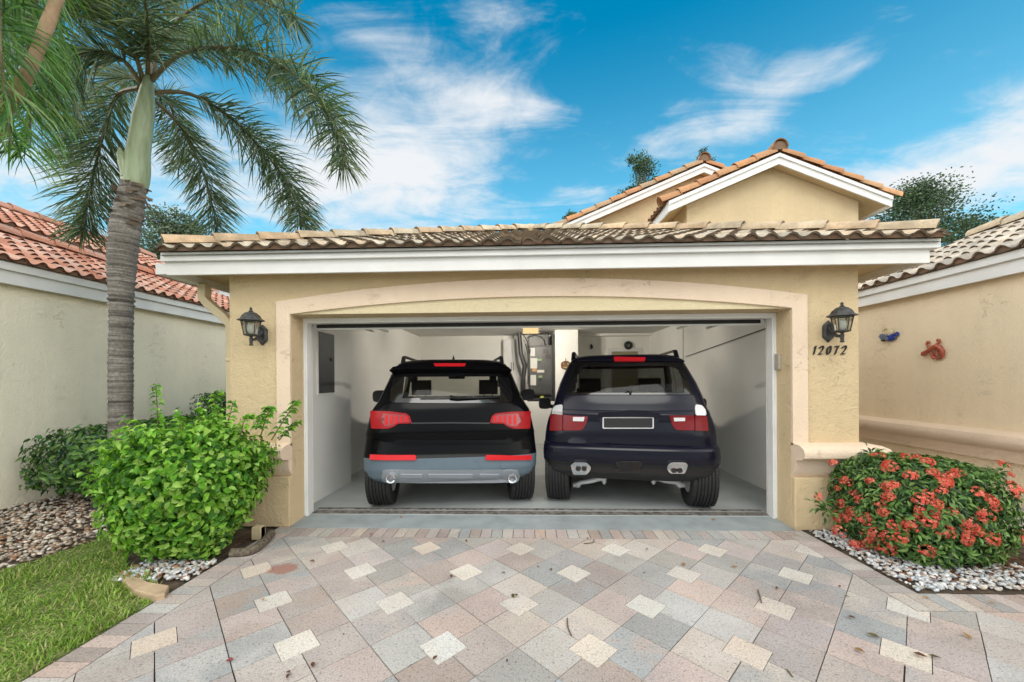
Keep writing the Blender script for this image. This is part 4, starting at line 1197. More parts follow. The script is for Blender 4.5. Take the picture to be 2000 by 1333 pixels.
heads = [(1627,905),(1640,955),(1660,945),(1668,965),(1700,940),(1748,948),(1680,975),(1645,985),(1655,1010),(1640,1010),(1670,1005),(1720,985),(1725,1000),(1745,1025),(1640,1038),(1690,1040),(1700,1050),
         (1780,930),(1770,895),(1715,893),(1825,985),(1840,960),(1830,1000),(1800,1010),(1780,1025),(1845,945),(1870,925),(1855,930),(1790,895),(1935,980),(1940,990),(1978,955),(1900,1032),(1910,1040),(1890,1025),(1600,972),(1810,905),(1760,1050),
         (1665,1000),(1650,940),(1735,970),(1815,1020),(1975,965),(1930,975),(1990,1050),(1935,1052),(1735,915),(1690,1065),(1820,925),(1860,1000)] + [(rs.uniform(1615,1975), rs.uniform(900,1075)) for _ in range(26)]
for i, (px, py) in enumerate(heads):
    d = ray(px, py); best = None
    for f in np.arange(2.7, 4.2, .01):          # first point of the shrub's surface along this direction
        p = CAM + d*float(f); q = p - ci
        if (abs(q.x/ri[0])**3.6 + abs(q.y/ri[1])**3.6 + abs(q.z/ri[2])**3.6) < 1.04: best = p; break
    if best is None: best = CAM + d*3.2
    nrm = (Vector(((best.x-ci.x)/ri[0], (best.y-ci.y)/ri[1], (best.z-ci.z)/ri[2])) + Vector((rs.gauss(0,.3), rs.gauss(0,.3)-.3, .5))).normalized()
    head_at(best + nrm*.008, nrm, i % 4, rs.uniform(.5, .95))

# ------------------------------------------------------------------ background trees
MT['oakleaf'] = leafmat('oak_leaf', .5, .2, .3)
MT['bark'] = plain('oak_bark', (.14,.12,.10), .9, var=.3, vs=8)
def tree(label, px, py_top, py_mid, halfw_px, f, seed, nclump=60, cols=((.05,.085,.04),), leafs=55, lsz=.16, group='trees beyond the roofs'):
    r = random.Random(seed); top = atF(px, py_top, f); mid = atF(px, py_mid, f); hw = halfw_px*f/FPX
    bx = Vector((mid.x, mid.y, 0)); t = thing('oak_tree', label, 'tree', bx, group)
    w = MB(); w.tube([bx-Vector((0,0,.2)), bx+Vector((.15,0,mid.z*.4)), Vector((mid.x,mid.y,mid.z))], [.32,.24,.12], 9)
    wl = MB(); hgt_ = top.z - mid.z
    for k in range(nclump):
        v = Vector((r.gauss(0,.5), r.gauss(0,.5), 0)); zr = r.random()
        wz = math.sqrt(max(.05, 1-zr**1.6))
        c = Vector((mid.x + max(-1, min(1, v.x))*hw*wz, mid.y + max(-1, min(1, v.y))*hw*.8*wz, mid.z - hgt_*.5 + zr*hgt_*1.5 - .1))
        e = Vector((mid.x, mid.y, mid.z - hgt_*.6)).lerp(c, .25)
        w.tube([e, e.lerp(c,.5)+Vector((0,0,.15)), c], [.05,.03,.012], 5)
        cr = r.uniform(.24, .46)*hw/2.2; cc = r.choice(cols)
        for i in range(int(leafs*2.6)):
            q = Vector(tuple(max(-1.5, min(1.5, r.gauss(0,1)))*cr*z_ for z_ in (1, 1, .7)))
            d = Vector((r.gauss(0,1), r.gauss(0,1), r.gauss(0,.6))).normalized(); s = d.orthogonal().normalized(); s = (s*math.cos(i)+d.cross(s)*math.sin(i))*lsz*.17
            p = c + q; L_ = lsz*.62*r.uniform(.6,1.2)
            wl.add([p, p+d*L_*.5+s, p+d*L_, p+d*L_*.5-s], [(0,1,2,3)], tint(cc, .3, r))
    w.build('trunk', MT['bark'], t, smooth=60); wl.build('crown', MT['oakleaf'], t)
OK_ = [(.07,.12,.06), (.11,.16,.08), (.05,.085,.045)]
OKP = [(.12,.17,.10), (.15,.19,.13), (.09,.13,.08)]
tree('pale sparse leafed tree seen between the palm trunk and the garage roof', 335, 408, 470, 75, 24, 1, 46, OKP, 60, .30)
tree('slender dark tree rising behind the left end of the rear gable', 1252, 292, 360, 48, 26, 2, 26, OK_, 60, .26)
tree('tree top just showing over the peak of the rear gable', 1375, 292, 330, 34, 30, 3, 20, OK_, 46, .26)
tree('dense dark green spreading tree behind the right end of the garage roof', 1800, 372, 450, 110, 24, 4, 80, OK_, 70, .28)
tree('low leafy tree beyond the ridge of the right wing', 1895, 425, 470, 60, 27, 5, 34, OK_, 60, .28)
tree('tiny tuft of tree foliage at the low left end of the rear gable', 1112, 408, 430, 20, 30, 6, 12, OK_, 40, .22)

# ------------------------------------------------------------------ lawn, stones, edging
gr = random.Random(2)
LAWN = [(-4.05,-.8), (-2.47,-.8), (-2.47,2.55), (-2.85,2.8), (-3.2,2.95), (-3.6,3.35), (-3.95,3.5), (-4.05,2.85)]
sheet('lawn', LAWN, -.010, MT['grasssoil'])
def inside(x, y, P):
    c = False
    for i in range(len(P)):
        (x0,y0), (x1,y1) = P[i], P[i-1]
        if (y0 > y) != (y1 > y) and x < (x1-x0)*(y-y0)/(y1-y0)+x0: c = not c
    return c
MT['blade'] = leafmat('grass_blade', .5, .3, .3)
GRS = [(.22,.38,.05), (.28,.44,.07), (.14,.26,.04), (.36,.46,.12), (.45,.42,.20)]
w = MB(); nb = 0
while nb < 26000:
    x, y = gr.uniform(-4.1, -2.46), gr.uniform(.9, 3.55)
    if not inside(x, y, LAWN): continue
    if y > 2.3 and gr.random() < .35: continue
    nb += 1
    a = gr.uniform(0, 6.28); h = gr.uniform(.012, .06)*(.7+.5*math.sin(x*7)*math.cos(y*6)); ln = gr.uniform(.015, .075); wd_ = gr.uniform(.002, .0042)
    d = Vector((math.cos(a), math.sin(a), 0)); s = Vector((-d.y, d.x, 0))*wd_
    p = Vector((x, y, -.012)); m_ = p + d*ln*.4 + Vector((0,0,h*.7)); e = p + d*ln + Vector((0,0,h))
    w.add([p-s, p+s, m_+s*.8, m_-s*.8, e], [(0,1,2,3), (3,2,4)], tint(gr.choice(GRS), .25, gr))
tag(w.build('grass', MT['blade']), 'short green lawn grass at the left of the driveway', None, kind='stuff')
def ico():
    bm = bmesh.new(); bmesh.ops.create_icosphere(bm, subdivisions=1, radius=1)
    v = [x.co.copy() for x in bm.verts]; f = [[q.index for q in fc.verts] for fc in bm.faces]; bm.free(); return v, f
IV, IFc = ico()
def stone(mb, p, s, c, r, flat=.5):
    k = [r.uniform(.8, 1.2) for _ in range(3)]; ph = [r.uniform(0, 6) for _ in range(4)]
    Rm = Matrix.Rotation(r.uniform(0, 6.28), 3, 'Z') @ Matrix.Rotation(r.gauss(0, .3), 3, 'X') @ Matrix.Rotation(r.gauss(0, .3), 3, 'Y')
    out = []
    for v in IV:
        d = 1 + .14*math.sin(v.x*2.6+ph[0])*math.cos(v.y*2.2+ph[1]) + .10*math.sin(v.z*3+ph[2]+v.x*2)
        out.append(p + Rm @ Vector((v.x*s*1.25*k[0]*d, v.y*s*.85*k[1]*d, v.z*s*flat*k[2]*d)))
    mb.add(out, IFc, c)
MT['stone'] = plain('river_stone', (.5,.45,.4), .6, var=.3, vs=30, use_attr=True)
BR = [(.58,.47,.36), (.66,.57,.46), (.46,.34,.24), (.72,.65,.57), (.38,.22,.13), (.60,.51,.42), (.34,.28,.24), (.74,.68,.61)]
w = MB(); k = 0
while k < 3800:
    x, y = gr.uniform(-5.95, -3.4), gr.uniform(2.4, 4.9)
    if inside(x, y, LAWN) or (x > -3.75 and y < 3.5): continue
    k += 1; s = gr.uniform(.010, .025); stone(w, Vector((x, y, gr.uniform(-.008, .022))), s, tint(gr.choice(BR), .15, gr), gr)
tag(w.build('gravel', MT['stone'], smooth=180), 'brown and cream river stones between the pale wall and the lawn', None, kind='stuff')
WH = [(.70,.71,.72), (.62,.64,.66), (.76,.76,.75), (.54,.57,.60), (.60,.54,.47)]
w = MB(); k = 0
while k < 1300:
    x, y = gr.uniform(2.64, 4.34), gr.uniform(2.68, 3.70)
    edge = min(y-2.66, x-2.63)
    if edge > .30 + gr.random()*.1 or (x < 3.28 and y > 3.66): continue
    k += 1; s = gr.uniform(.009, .021); stone(w, Vector((x, y, .006+gr.uniform(0, .02))), s, tint(gr.choice(WH), .08, gr), gr, .6)
for px, py in ((1612,1037),(1600,1040),(1648,1060)):
    stone(w, atZ(px, py, .01), .028, (.72,.72,.7), gr, .5)
tag(w.build('white_pebbles', MT['stone'], smooth=180), 'white pebbles edging the bed of the red flowering shrub', None, kind='stuff')
w = MB(); k = 0
while k < 330:
    x, y = gr.uniform(-3.05, -2.48), gr.uniform(2.62, 3.0)
    if y < 2.66 + (x+3.05)*.1: continue
    k += 1; stone(w, Vector((x, y, gr.uniform(0, .02))), gr.uniform(.011, .024), tint(gr.choice(WH + [(.34,.17,.09)]), .1, gr), gr, .55)
tag(w.build('white_pebbles', MT['stone'], smooth=180), 'white pebbles under the lime green shrub by the flagstone', None, kind='stuff')
w = MB()
for k in range(700):       # mulch chips in both beds
    if k % 2: x, y = gr.uniform(2.64, 4.34), gr.uniform(2.70, 3.2)
    else: x, y = gr.uniform(-5.9, -2.5), gr.uniform(2.7, 5.2)
    if inside(x, y, LAWN): continue
    a = gr.uniform(0, 6.28); d = Vector((math.cos(a), math.sin(a), gr.gauss(0,.2)))*gr.uniform(.012,.035); s = Vector((-d.y, d.x, 0)).normalized()*gr.uniform(.004,.01)
    p = Vector((x, y, gr.uniform(.0, .03))); w.add([p-d-s, p+d-s, p+d+s, p-d+s], [(0,1,2,3)], tint(gr.choice([(.20,.07,.03), (.14,.06,.03), (.28,.12,.05)]), .3, gr))
tag(w.build('mulch', plain('bark_mulch', (.2,.08,.04), .9, var=.2, use_attr=True)), 'reddish bark chips and dead leaves in the planting beds', None, kind='stuff')
# flagstone
fs_ = [atZ(x, y, .035) for x, y in ((238,1132),(262,1125),(290,1136),(330,1143),(322,1160),(302,1163),(262,1152))]
w = MB(); w.add([*fs_, *[Vector((p.x, p.y, -.02)) for p in fs_]], [tuple(range(7))[::-1]] + [(i, (i+1)%7, (i+1)%7+7, i+7) for i in range(7)])
tag(w.build('flagstone', plain('sandstone', (.55,.40,.26), .85, var=.2, vs=9, bump=.5, bs=40), None, fix=True, bevel=.008), 'flat tan sandstone slab lying at the corner of the lawn next to white pebbles', 'paving stone')
# concrete log edging at the foot of the shrub
ea = [atZ(x, y, .03) for x, y in ((452,1080),(488,1077),(512,1062),(530,1042))]
w = MB(); w.tube(smooth_path([tuple(p) for p in ea], 4), .036, 10)
tag(w.build('edging_log', plain('rough_log', (.17,.14,.10), .95, var=.45, vs=30, bump=1, bs=45), None, smooth=60), 'rough grey brown log edging along the driveway under the lime shrub', 'edging')
lp = atZ(507, 1040, .06)
w = MB()
for k in range(7): w.box(lp.x-.055+k*.0125, lp.x-.045+k*.0125, lp.y-.03, lp.y+.035, .0, .115)
w.box(lp.x-.053, lp.x+.03, lp.y-.022, lp.y+.04, 0, .11)
tag(w.build('drain_box', MT['cream_metal'], None, bevel=.003), 'small ribbed beige box on the ground behind the log edging by the left pillar', 'box')
# fallen leaves
MT['dead'] = plain('dead_leaf', (.2,.09,.03), .6, var=.2, use_attr=True)
FL = [(615,1098,.035,'b'),(1003,1170,.04,'o'),(1012,1163,.03,'o'),(1335,1107,.045,'t'),(1428,1108,.04,'t'),(1257,1119,.025,'g'),(1262,1073,.035,'b'),(1520,1149,.03,'b'),(1658,1167,.025,'o'),(1655,1205,.035,'b'),
      (1640,1149,.025,'b'),(1720,1249,.05,'o'),(1668,1268,.04,'t'),(1782,1276,.05,'b'),(1812,1281,.04,'o'),(1898,1251,.045,'t'),(1815,1170,.03,'t'),(1945,1182,.03,'t'),(510,1173,.03,'t'),(560,1314,.03,'b'),(566,1318,.03,'b'),
      (845,1292,.03,'b'),(612,1306,.035,'b'),(457,1290,.03,'r'),(672,1239,.015,'b'),(725,1046,.03,'r'),(910,1060,.03,'b'),(893,1043,.02,'g'),(1075,1112,.03,'b'),(880,1125,.035,'b'),(1390,1017,.04,'t'),(1378,1028,.02,'t'),(782,1013,.035,'t'),(670,1004,.03,'t'),
      (745,1059,.03,'b'),(1053,1110,.02,'b'),(988,1120,.03,'o'),(1570,1040,.02,'b'),(1150,1054,.025,'b'),(990,1290,.02,'b')]
LC = {'b': (.14,.06,.03), 'o': (.12,.09,.02), 't': (.36,.20,.06), 'g': (.10,.12,.03), 'r': (.22,.03,.03)}
LN = {'b': 'curled dark brown fallen leaf lying on the patterned pavers', 'o': 'olive brown fallen leaf lying on the patterned pavers', 't': 'dry tan fallen leaf lying flat on the paving', 'g': 'small green fallen leaf lying on the pavers', 'r': 'dark red fallen leaf lying on the pavers'}
for px, py, s, k in FL:
    zf = .004 if py > 1035 else FZ*.7
    p = atZ(px, py, zf); w = MB(); a = gr.uniform(0, 6.28)
    leaf(w, p+Vector((0,0,.006)), Vector((math.cos(a), math.sin(a), .1)), Vector((gr.gauss(0,.15), gr.gauss(0,.15), 1)), s*1.25, s*.6, tint(LC[k], .2, gr), curl=gr.uniform(-.25,.15), fold=.3)
    tag(w.build('fallen_leaf', MT['dead']), LN[k], 'leaf', {'b':'dark brown leaves on the pavers','o':'olive leaves on the pavers','t':'tan leaves on the paving','g':'green leaves on the pavers','r':'red leaves on the pavers'}[k])
for pts in ([(1108,1208),(1109,1225),(1116,1242)], [(1140,1062),(1158,1060),(1160,1054)], [(1480,1152),(1486,1172),(1487,1178)], [(1537,1308),(1548,1322)]):
    w = MB(); w.tube(smooth_path([tuple(atZ(*p, .006)) for p in pts], 4), .004, 5)
    tag(w.build('twig', MT['stem']), 'thin dry twig lying on the driveway pavers', 'twig', 'twigs on the pavers')
# ------------------------------------------------------------------ the two SUVs
MT['carblack'] = plain('black_car_paint', (.004,.004,.005), .16, var=0, spec=.12)
MT['carnavy'] = plain('navy_car_paint', (.006,.0065,.016), .2, 0, var=0, spec=.3, coat=.1)
MT['bluegrey'] = plain('blue_grey_plastic', (.13,.18,.225), .42, .2, var=.05, coat=.2)
MT['skid'] = plain('silver_grey_plate', (.30,.33,.37), .4, .35, var=.05)
MT['blackplastic'] = plain('black_plastic', (.012,.012,.013), .42, var=.1)
MT['gloss'] = plain('gloss_black', (.004,.004,.005), .12, var=0, coat=.6)
MT['rubber'] = plain('tyre_rubber', (.018,.018,.019), .75, var=.2, vs=30)
MT['chrome'] = plain('chrome', (.75,.75,.76), .12, 1.0, var=0)
MT['alloy'] = plain('cast_alloy', (.74,.75,.77), .4, .1, var=.1)
MT['red'] = plain('red_lens', (.36,.004,.009), .3, var=.12, vs=30, spec=.3)
MT['reddeep'] = plain('deep_red_lens', (.19,.003,.008), .3, var=.12, vs=30, spec=.4)
MT['redbright'] = plain('bright_red_lens', (.55,.010,.016), .3, var=.08, spec=.3, emit=(1,.03,.04), es=.05)
MT['reddark'] = plain('dark_red_lens', (.22,.006,.010), .2, var=.1, coat=1)
MT['clear'] = plain('clear_lens', (.62,.62,.63), .2, var=.08, vs=60, coat=1)
MT['seat'] = plain('dark_seat_cloth', (.035,.035,.037), .75, var=.12)
MT['cabin'] = plain('cabin_trim', (.022,.022,.023), .7, var=.1)
MT['glass_a'] = glass('grey_tinted_glass', (.76,.77,.74), 1, .02, .008, .22)
MT['glass_b'] = glass('dark_tinted_glass', (.40,.41,.40), 1, .02, .010, .22)
MT['shell'] = plain('cabin_lining', (.05,.05,.05), .8, var=.05)

class Car:
    """horizontal slices: z -> half width w, rear edge yr, front edge yf, rear corner depth rr"""
    NE = 3.1
    def __init__(s, tab, X, Y, yaw, kw):
        tab = [(t[0], t[1]*kw, t[2], t[3]*.90, t[4]*.70) for t in tab]
        s.yaw = rad(yaw); s.piv = Vector((X, Y, 0)); s.Rm = Matrix.Rotation(-s.yaw, 3, 'Z'); s.px0 = 0
        s.o = s.piv + s.Rm @ (CAM - s.piv)
        s.z = [t[0] for t in tab]
        s.tab = np.array(tab); s.X, s.Y = X, Y
    def at(s, z):
        return [float(np.interp(z, s.z, s.tab[:, k])) for k in range(1, 5)]
    def rear(s, x, z):
        w, yr, yf, rr = s.at(z); t = min(abs(x)/w, .999)
        return yr + rr*(1-(1-t**s.NE)**(1/s.NE))
    def surf(s, x, z, off=0):
        e = .004
        gx = (s.rear(x+e, z)-s.rear(x-e, z))/(2*e); gz = (s.rear(x, z+e)-s.rear(x, z-e))/(2*e)
        gx = max(-3, min(3, gx)); gz = max(-2, min(2, gz))
        n = Vector((gx, -1, gz)).normalized()
        return Vector((s.X+x, s.Y+s.rear(x, z), FZ+z)) + n*off
    def pix(s, px, py, lim=.985):
        """where the line of sight through a photo pixel meets the rear of the car: local x, z"""
        d = s.Rm @ ray(px, py); y = 0.0
        for _ in range(40):
            p = s.o + d*((s.Y+y-s.o.y)/d.y); x, z = p.x-s.X, p.z-FZ
            w = s.at(z)[0]; x = max(-lim*w, min(lim*w, x)); y += .6*(s.rear(x, z)-y)
        return x, z
    def patch(s, outline, name, m, parent, d=.012, back=.03, step=.05, bevel=0, hole=None):
        bm = bmesh.new()
        bm.faces.new([bm.verts.new((x, 0, z)) for x, z in outline])
        xs = [p[0] for p in outline]; zs = [p[1] for p in outline]
        for ax, lo, hi in (((1,0,0), min(xs), max(xs)), ((0,0,1), min(zs), max(zs))):
            n = int((hi-lo)/step)
            for k in range(1, n+1):
                q = lo + (hi-lo)*k/(n+1)
                bmesh.ops.bisect_plane(bm, geom=bm.verts[:]+bm.edges[:]+bm.faces[:], plane_co=(q,0,0) if ax[0] else (0,0,q), plane_no=ax)
        if hole:
            import mathutils
            kill = [f for f in bm.faces if hole(f.calc_center_median())]
            bmesh.ops.delete(bm, geom=kill, context='FACES')
        bm.verts.index_update()
        V = [v.co.copy() for v in bm.verts]; Fs = [[v.index for v in f.verts] for f in bm.faces]
        B = [(e.verts[0].index, e.verts[1].index) for e in bm.edges if len(e.link_faces) == 1]
        bm.free()
        top = [s.surf(v.x, v.z, d) for v in V]; bot = [s.surf(v.x, v.z, -back) for v in V]; n = len(V)
        mb = MB(); mb.add(top + bot, Fs + [(a, b, b+n, a+n) for a, b in B])
        return mb.build(name, m, parent, smooth=35, fix=True, bevel=bevel)
    def atY(s, px, py, Y):
        d = s.Rm @ ray(px, py); return s.o + d*((Y-s.o.y)/d.y)
    def P(s, pts, **k):
        return [s.pix(*p) for p in pts]

def rounded(pts, r=.02, k=4):
    out = []; n = len(pts)
    for i in range(n):
        p = Vector((*pts[i], 0)); a = Vector((*pts[i-1], 0)); b = Vector((*pts[(i+1) % n], 0))
        da, db = (a-p), (b-p); q = min(r, da.length*.45, db.length*.45)
        A_, B_ = p+da.normalized()*q, p+db.normalized()*q
        for t in range(k+1):
            t /= k; v = A_*(1-t)**2 + p*2*t*(1-t) + B_*t*t; out.append((v.x, v.y))
    return out

def build_car(car, root, paint, glassm, zwin, trear, tsidez, low=None, lowmat=None, zroof=None, wheels=(.49, 2.95), wheel_r=.37):
    """body shell with open windows, glass, lower cladding"""
    zt = sorted(set([round(z, 4) for z in np.linspace(car.z[0], car.z[-1], 34)] + [round(z, 4) for z in car.z] + list(zwin) + list(tsidez) + ([low] if low else [])))
    TR = [0, .2, .4, .55, .66, .74, trear, .86, .90, .935, .96, .978, .99, .998]
    TR = sorted(TR)
    NS = 36
    def ring(z):
        w, yr, yf, rr = car.at(z); pts = []
        right = []
        for t in TR: right.append((w*t, yr + rr*(1-(1-t**car.NE)**(1/car.NE))))
        fr_ = .55 if z > .8 else .6
        y0, y1 = yr+rr, yf-fr_
        for k in range(NS+1): right.append((w, y0+(y1-y0)*k/NS))
        for t in TR[::-1]: right.append((w*t, yf - fr_*(1-(1-t**2.6)**(1/2.6))))
        left_ = [(-x, y) for x, y in right[1:-1]][::-1]
        return right + left_
    rings = [ring(z) for z in zt]; n = len(rings[0]); NT = len(TR)
    V = [(car.X+x, car.Y+y, FZ+z) for z, rg in zip(zt, rings) for x, y in rg]
    nr = NT + NS + 1 + NT       # points on the right half incl. both centre points
    def seg_kind(k):
        kk = k if k < nr-1 else n-1-k      # mirrored index on the left half
        return kk
    itr = TR.index(trear)
    body, gl_r, gl_s, gl_f, lowf = [], [], [], [], []
    for i in range(len(zt)-1):
        zc = (zt[i]+zt[i+1])/2
        for k in range(n):
            j = (k+1) % n
            kk = k if k < nr-1 else n-1-k
            f = (i*n+k, i*n+j, (i+1)*n+j, (i+1)*n+k)
            p = [Vector(V[q]) for q in f]; c = sum(p, Vector())/4
            side = NT <= kk < NT+NS
            if side and wheel_r:
                cut = False
                for wy in wheels:
                    if math.hypot(c.y-car.Y-wy, c.z-FZ-wheel_r) < wheel_r+.05: cut = True
                if cut: continue
            if zwin[0] < zc < zwin[1] and kk < itr: gl_r.append(f)
            elif tsidez[0] < zc < tsidez[1] and side and 2 <= kk-NT < NS-3:
                sk = kk-NT
                if sk in (14, 26): body.append(f)
                else: gl_s.append(f)
            elif tsidez[0]-.02 < zc < tsidez[1] and kk >= NT+NS+4: gl_f.append(f)
            elif low and zc < low and (kk < NT + 2): lowf.append(f)
            else: body.append(f)
    top = (len(zt)-1)*n
    def sub(faces, name, m, extra=None):
        mb = MB(); used = {}; fs = []
        for f in faces:
            g = []
            for q in f:
                if q not in used: used[q] = len(used)
                g.append(used[q])
            fs.append(g)
        mb.add([V[q] for q in sorted(used, key=used.get)], fs)
        if extra: extra(mb)
        return mb.build(name, m, root, smooth=40, fix=False)
    def roofcap(mb):
        b = len(mb.v); rg = [Vector(V[top+k]) for k in range(n)]; c = sum(rg, Vector())/n + Vector((0,0,.015))
        inner = [c + (p-c)*.6 + Vector((0,0,.0)) for p in rg]
        for q in inner: q.z = rg[0].z + .013
        c.z = rg[0].z + .018
        mb.add(rg + inner + [c], [(k, (k+1) % n, n+(k+1) % n, n+k) for k in range(n)] + [(n+k, n+(k+1) % n, 2*n) for k in range(n)])
    sub(body, 'body', paint, roofcap)
    if lowf: sub(lowf, 'bumper', lowmat)
    [sub([f for f in gl_s if (V[f[0]][0] > car.X) == q], 'side_window', glassm) for q in (True, False)]; sub(gl_f, 'windscreen', glassm)
    # underbody pan, firewall
    w, yr, yf, rr = car.at(car.z[0])
    mb = MB(); mb.box(car.X-w*.8, car.X+w*.8, car.Y+yr+.25, car.Y+yf-.4, FZ+car.z[0]+.03, FZ+car.z[0]+.07)
    mb.build('underbody', MT['blackplastic'], root)
    mb = MB(); mb.box(car.X-w*.86, car.X+w*.86, car.Y+.35, car.Y+3.0, FZ+.62, FZ+.66); mb.box(car.X-w*.85, car.X+w*.85, car.Y+2.55, car.Y+2.95, FZ+.66, FZ+tsidez[0]-.04)
    mb.build('cabin_floor', MT['cabin'], root)
    return root

def tyre_wheel(root, x, y, wid, r, flip):
    c = Vector((x, y, FZ+r)); Mx = Matrix.Translation(c) @ Matrix.Rotation(math.pi/2, 4, 'Y')
    h = wid/2; mb = MB()
    prof = [(r*.62, -h*.80), (r*.70, -h*.96), (r*.86, -h), (r*.945, -h*.96), (r*.985, -h*.84)]
    g = [-.62, -.36, -.12, .12, .36, .62]
    for q in g:
        prof += [(r, h*(q-.05)), (r-.011, h*(q-.035)), (r-.011, h*(q+.035)), (r, h*(q+.05))]
    prof += [(r*.985, h*.84), (r*.945, h*.96), (r*.86, h), (r*.70, h*.96), (r*.62, h*.80)]
    mb.lathe(prof, Mx, 56, cap=False)
    # cross-cut tread blocks on the shoulders
    for k in range(64):
        a = 2*math.pi*k/64
        for s_ in (-1, 1):
            for w0, w1, ang in ((.70, .93, .0), (.42, .58, .03), (.18, .31, -.03)):
                R_ = Matrix.Translation(c) @ Matrix.Rotation(a+ang*s_, 4, 'X') @ Matrix.Translation((s_*h*(w0+w1)/2, 0, r-(.004 if w0 < .6 else .010)))
                mb.obox(R_, h*(w1-w0), .022, .016)
    t = mb.build('tyre', MT['rubber'], root, smooth=35)
    ORG[t] = ORG[root]
    mb = MB()
    mb.lathe([(r*.62, -h*.8), (r*.60, -h*.5), (r*.58, h*.5), (r*.62, h*.8)], Mx, 32, cap=False)
    for k in range(5):
        R_ = Matrix.Translation(c) @ Matrix.Rotation(2*math.pi*k/5, 4, 'X') @ Matrix.Translation((h*.62*flip, 0, r*.33)); mb.obox(R_, .03, .075, r*.56)
    mb.lathe([(.005, -.02), (.06, -.02), (.06, .02), (.005, .02)], Matrix.Translation(c+Vector((h*.62*flip,0,0))) @ Matrix.Rotation(math.pi/2, 4, 'Y'), 16)
    mb.build('rim', MT['alloy'], t, smooth=40)
    return t


def mirror(car, root, s_, xi, xo, z0, z1, y, m):
    mb = MB(); x0, x1 = car.X+s_*xi, car.X+s_*xo; cx, cz = (x0+x1)/2, FZ+(z0+z1)/2; hx, hz = abs(x1-x0)/2, (z1-z0)/2
    vs = []; prof = [(-.01, .80), (-.012, .92), (.0, 1.0), (.05, 1.0), (.10, .85), (.13, .5)]
    K = 20
    for dy, sc in prof:
        for k in range(K):
            a = 2*math.pi*k/K; ca, sa = math.cos(a), math.sin(a)
            ex = 2/3.6
            vs.append((cx+hx*sc*math.copysign(abs(ca)**ex, ca), car.Y+y+dy, cz+hz*sc*math.copysign(abs(sa)**ex, sa)))
    fs = [tuple(range(K))[::-1]] + [tuple((len(prof)-1)*K+k for k in range(K))]
    for i in range(len(prof)-1):
        for k in range(K): fs.append((i*K+k, i*K+(k+1)%K, (i+1)*K+(k+1)%K, (i+1)*K+k))
    mb.add(vs, fs)
    w = car.at(z0+.03)[0]
    mb.tube([(car.X+s_*(w-.03), car.Y+y+.08, FZ+z0+.02), (car.X+s_*(w+.05), car.Y+y+.07, FZ+z0+.03), (cx, car.Y+y+.06, FZ+z0+.05)], [.035,.03,.03], 8)
    return mb.build('side_mirror', m, root, smooth=50, fix=True)

def seat(car, root, x, y, zt, wid, zh):
    mb = MB(); c = lambda xx, yy, zz: Vector((car.X+xx, car.Y+yy, FZ+zz))
    for (w_, d_, z0, z1, yo, tilt) in ((wid, .12, .70, zt, 0, -.18), (wid*.58, .09, zt+.03, zh, -.06, -.12)):
        R_ = Matrix.Translation(c(x, y+yo, (z0+z1)/2)) @ Matrix.Rotation(-tilt, 4, 'X')
        mb.obox(R_, w_, d_, z1-z0)
    for q in (-.06, .06): mb.tube([c(x+q, y-.05, zt-.03), c(x+q, y-.06, zt+.05)], .008, 6)
    R_ = Matrix.Translation(c(x, y+.28, .76)); mb.obox(R_, wid, .5, .14)
    return mb.build('seat', MT['seat'], root, bevel=.035, seg=3)

CARY = 4.03
# ---------------------------------------------------------------- black car on the left
p0 = atY(881, 800, CARY)
T1 = [(.335, .95, .07, 4.20, .34), (.38, .985, .03, 4.28, .36), (.47, .995, .0, 4.35, .37), (.60, 1.0, .0, 4.4, .37), (.64, .998, .022, 4.4, .37), (.74, .99, .045, 4.42, .37), (.80, .985, .05, 4.42, .37),
      (.835, .98, .03, 4.40, .36), (.90, .965, .035, 4.38, .36), (.96, .953, .042, 4.25, .36), (1.0, .945, .045, 3.6, .36), (1.08, .925, .06, 3.25, .36), (1.11, .91, .07, 3.12, .37), (1.17, .872, .095, 3.0, .38), (1.22, .845, .125, 2.9, .38), (1.35, .795, .205, 2.68, .36), (1.50, .740, .30, 2.42, .34),
      (1.57, .708, .345, 2.28, .33), (1.62, .665, .385, 2.16, .33), (1.652, .585, .45, 2.0, .34), (1.668, .50, .52, 1.9, .34)]
c1_ = Car(T1, p0.x, CARY, 8.5, .955)
k1 = thing('parked_car', 'glossy black SUV with blue grey lower bumper, left of the two parked cars', 'car', (c1_.X, CARY, FZ))
k1.rotation_euler.z = c1_.yaw
wn = c1_.P([(766,787), (770,757), (782,733), (986,733), (996,757), (1001,787)])
zw0, zw1 = wn[0][1], wn[2][1]
build_car(c1_, k1, MT['carblack'], MT['glass_a'], (round(zw0+.03, 4), round(zw1-.02, 4)), .80, (1.16, 1.535), low=.60, lowmat=MT['bluegrey'])
C1 = lambda cx, cy: (680+cx/4.04, 680+cy/4.04)
def lp(car, conv, pts): return [car.pix(*conv(*p)) for p in pts]
def mirrorx(pts, cen): return [(2*cen-x, y) for x, y in pts]
G = lp(c1_, C1, [(328,415), (335,330), (365,232), (420,208), (620,200), (810,198), (1000,200), (1200,208), (1262,232), (1290,330), (1297,415), (1270,432), (1040,436), (810,437), (580,436), (350,432)])
Gr = rounded(G, .05)
IN = lp(c1_, C1, [(425,405), (445,225), (1175,225), (1205,405)])
def inside_p(poly): return lambda v: inside(v.x, v.z, poly)
c1_.patch(Gr, 'window_surround', MT['gloss'], k1, d=.006, back=.004, step=.02, hole=inside_p(IN))
c1_.patch(rounded(lp(c1_, C1, [(415,412), (440,218), (1180,218), (1215,412)]), .03), 'rear_window', MT['glass_a'], k1, d=.002, back=-.001, step=.05)
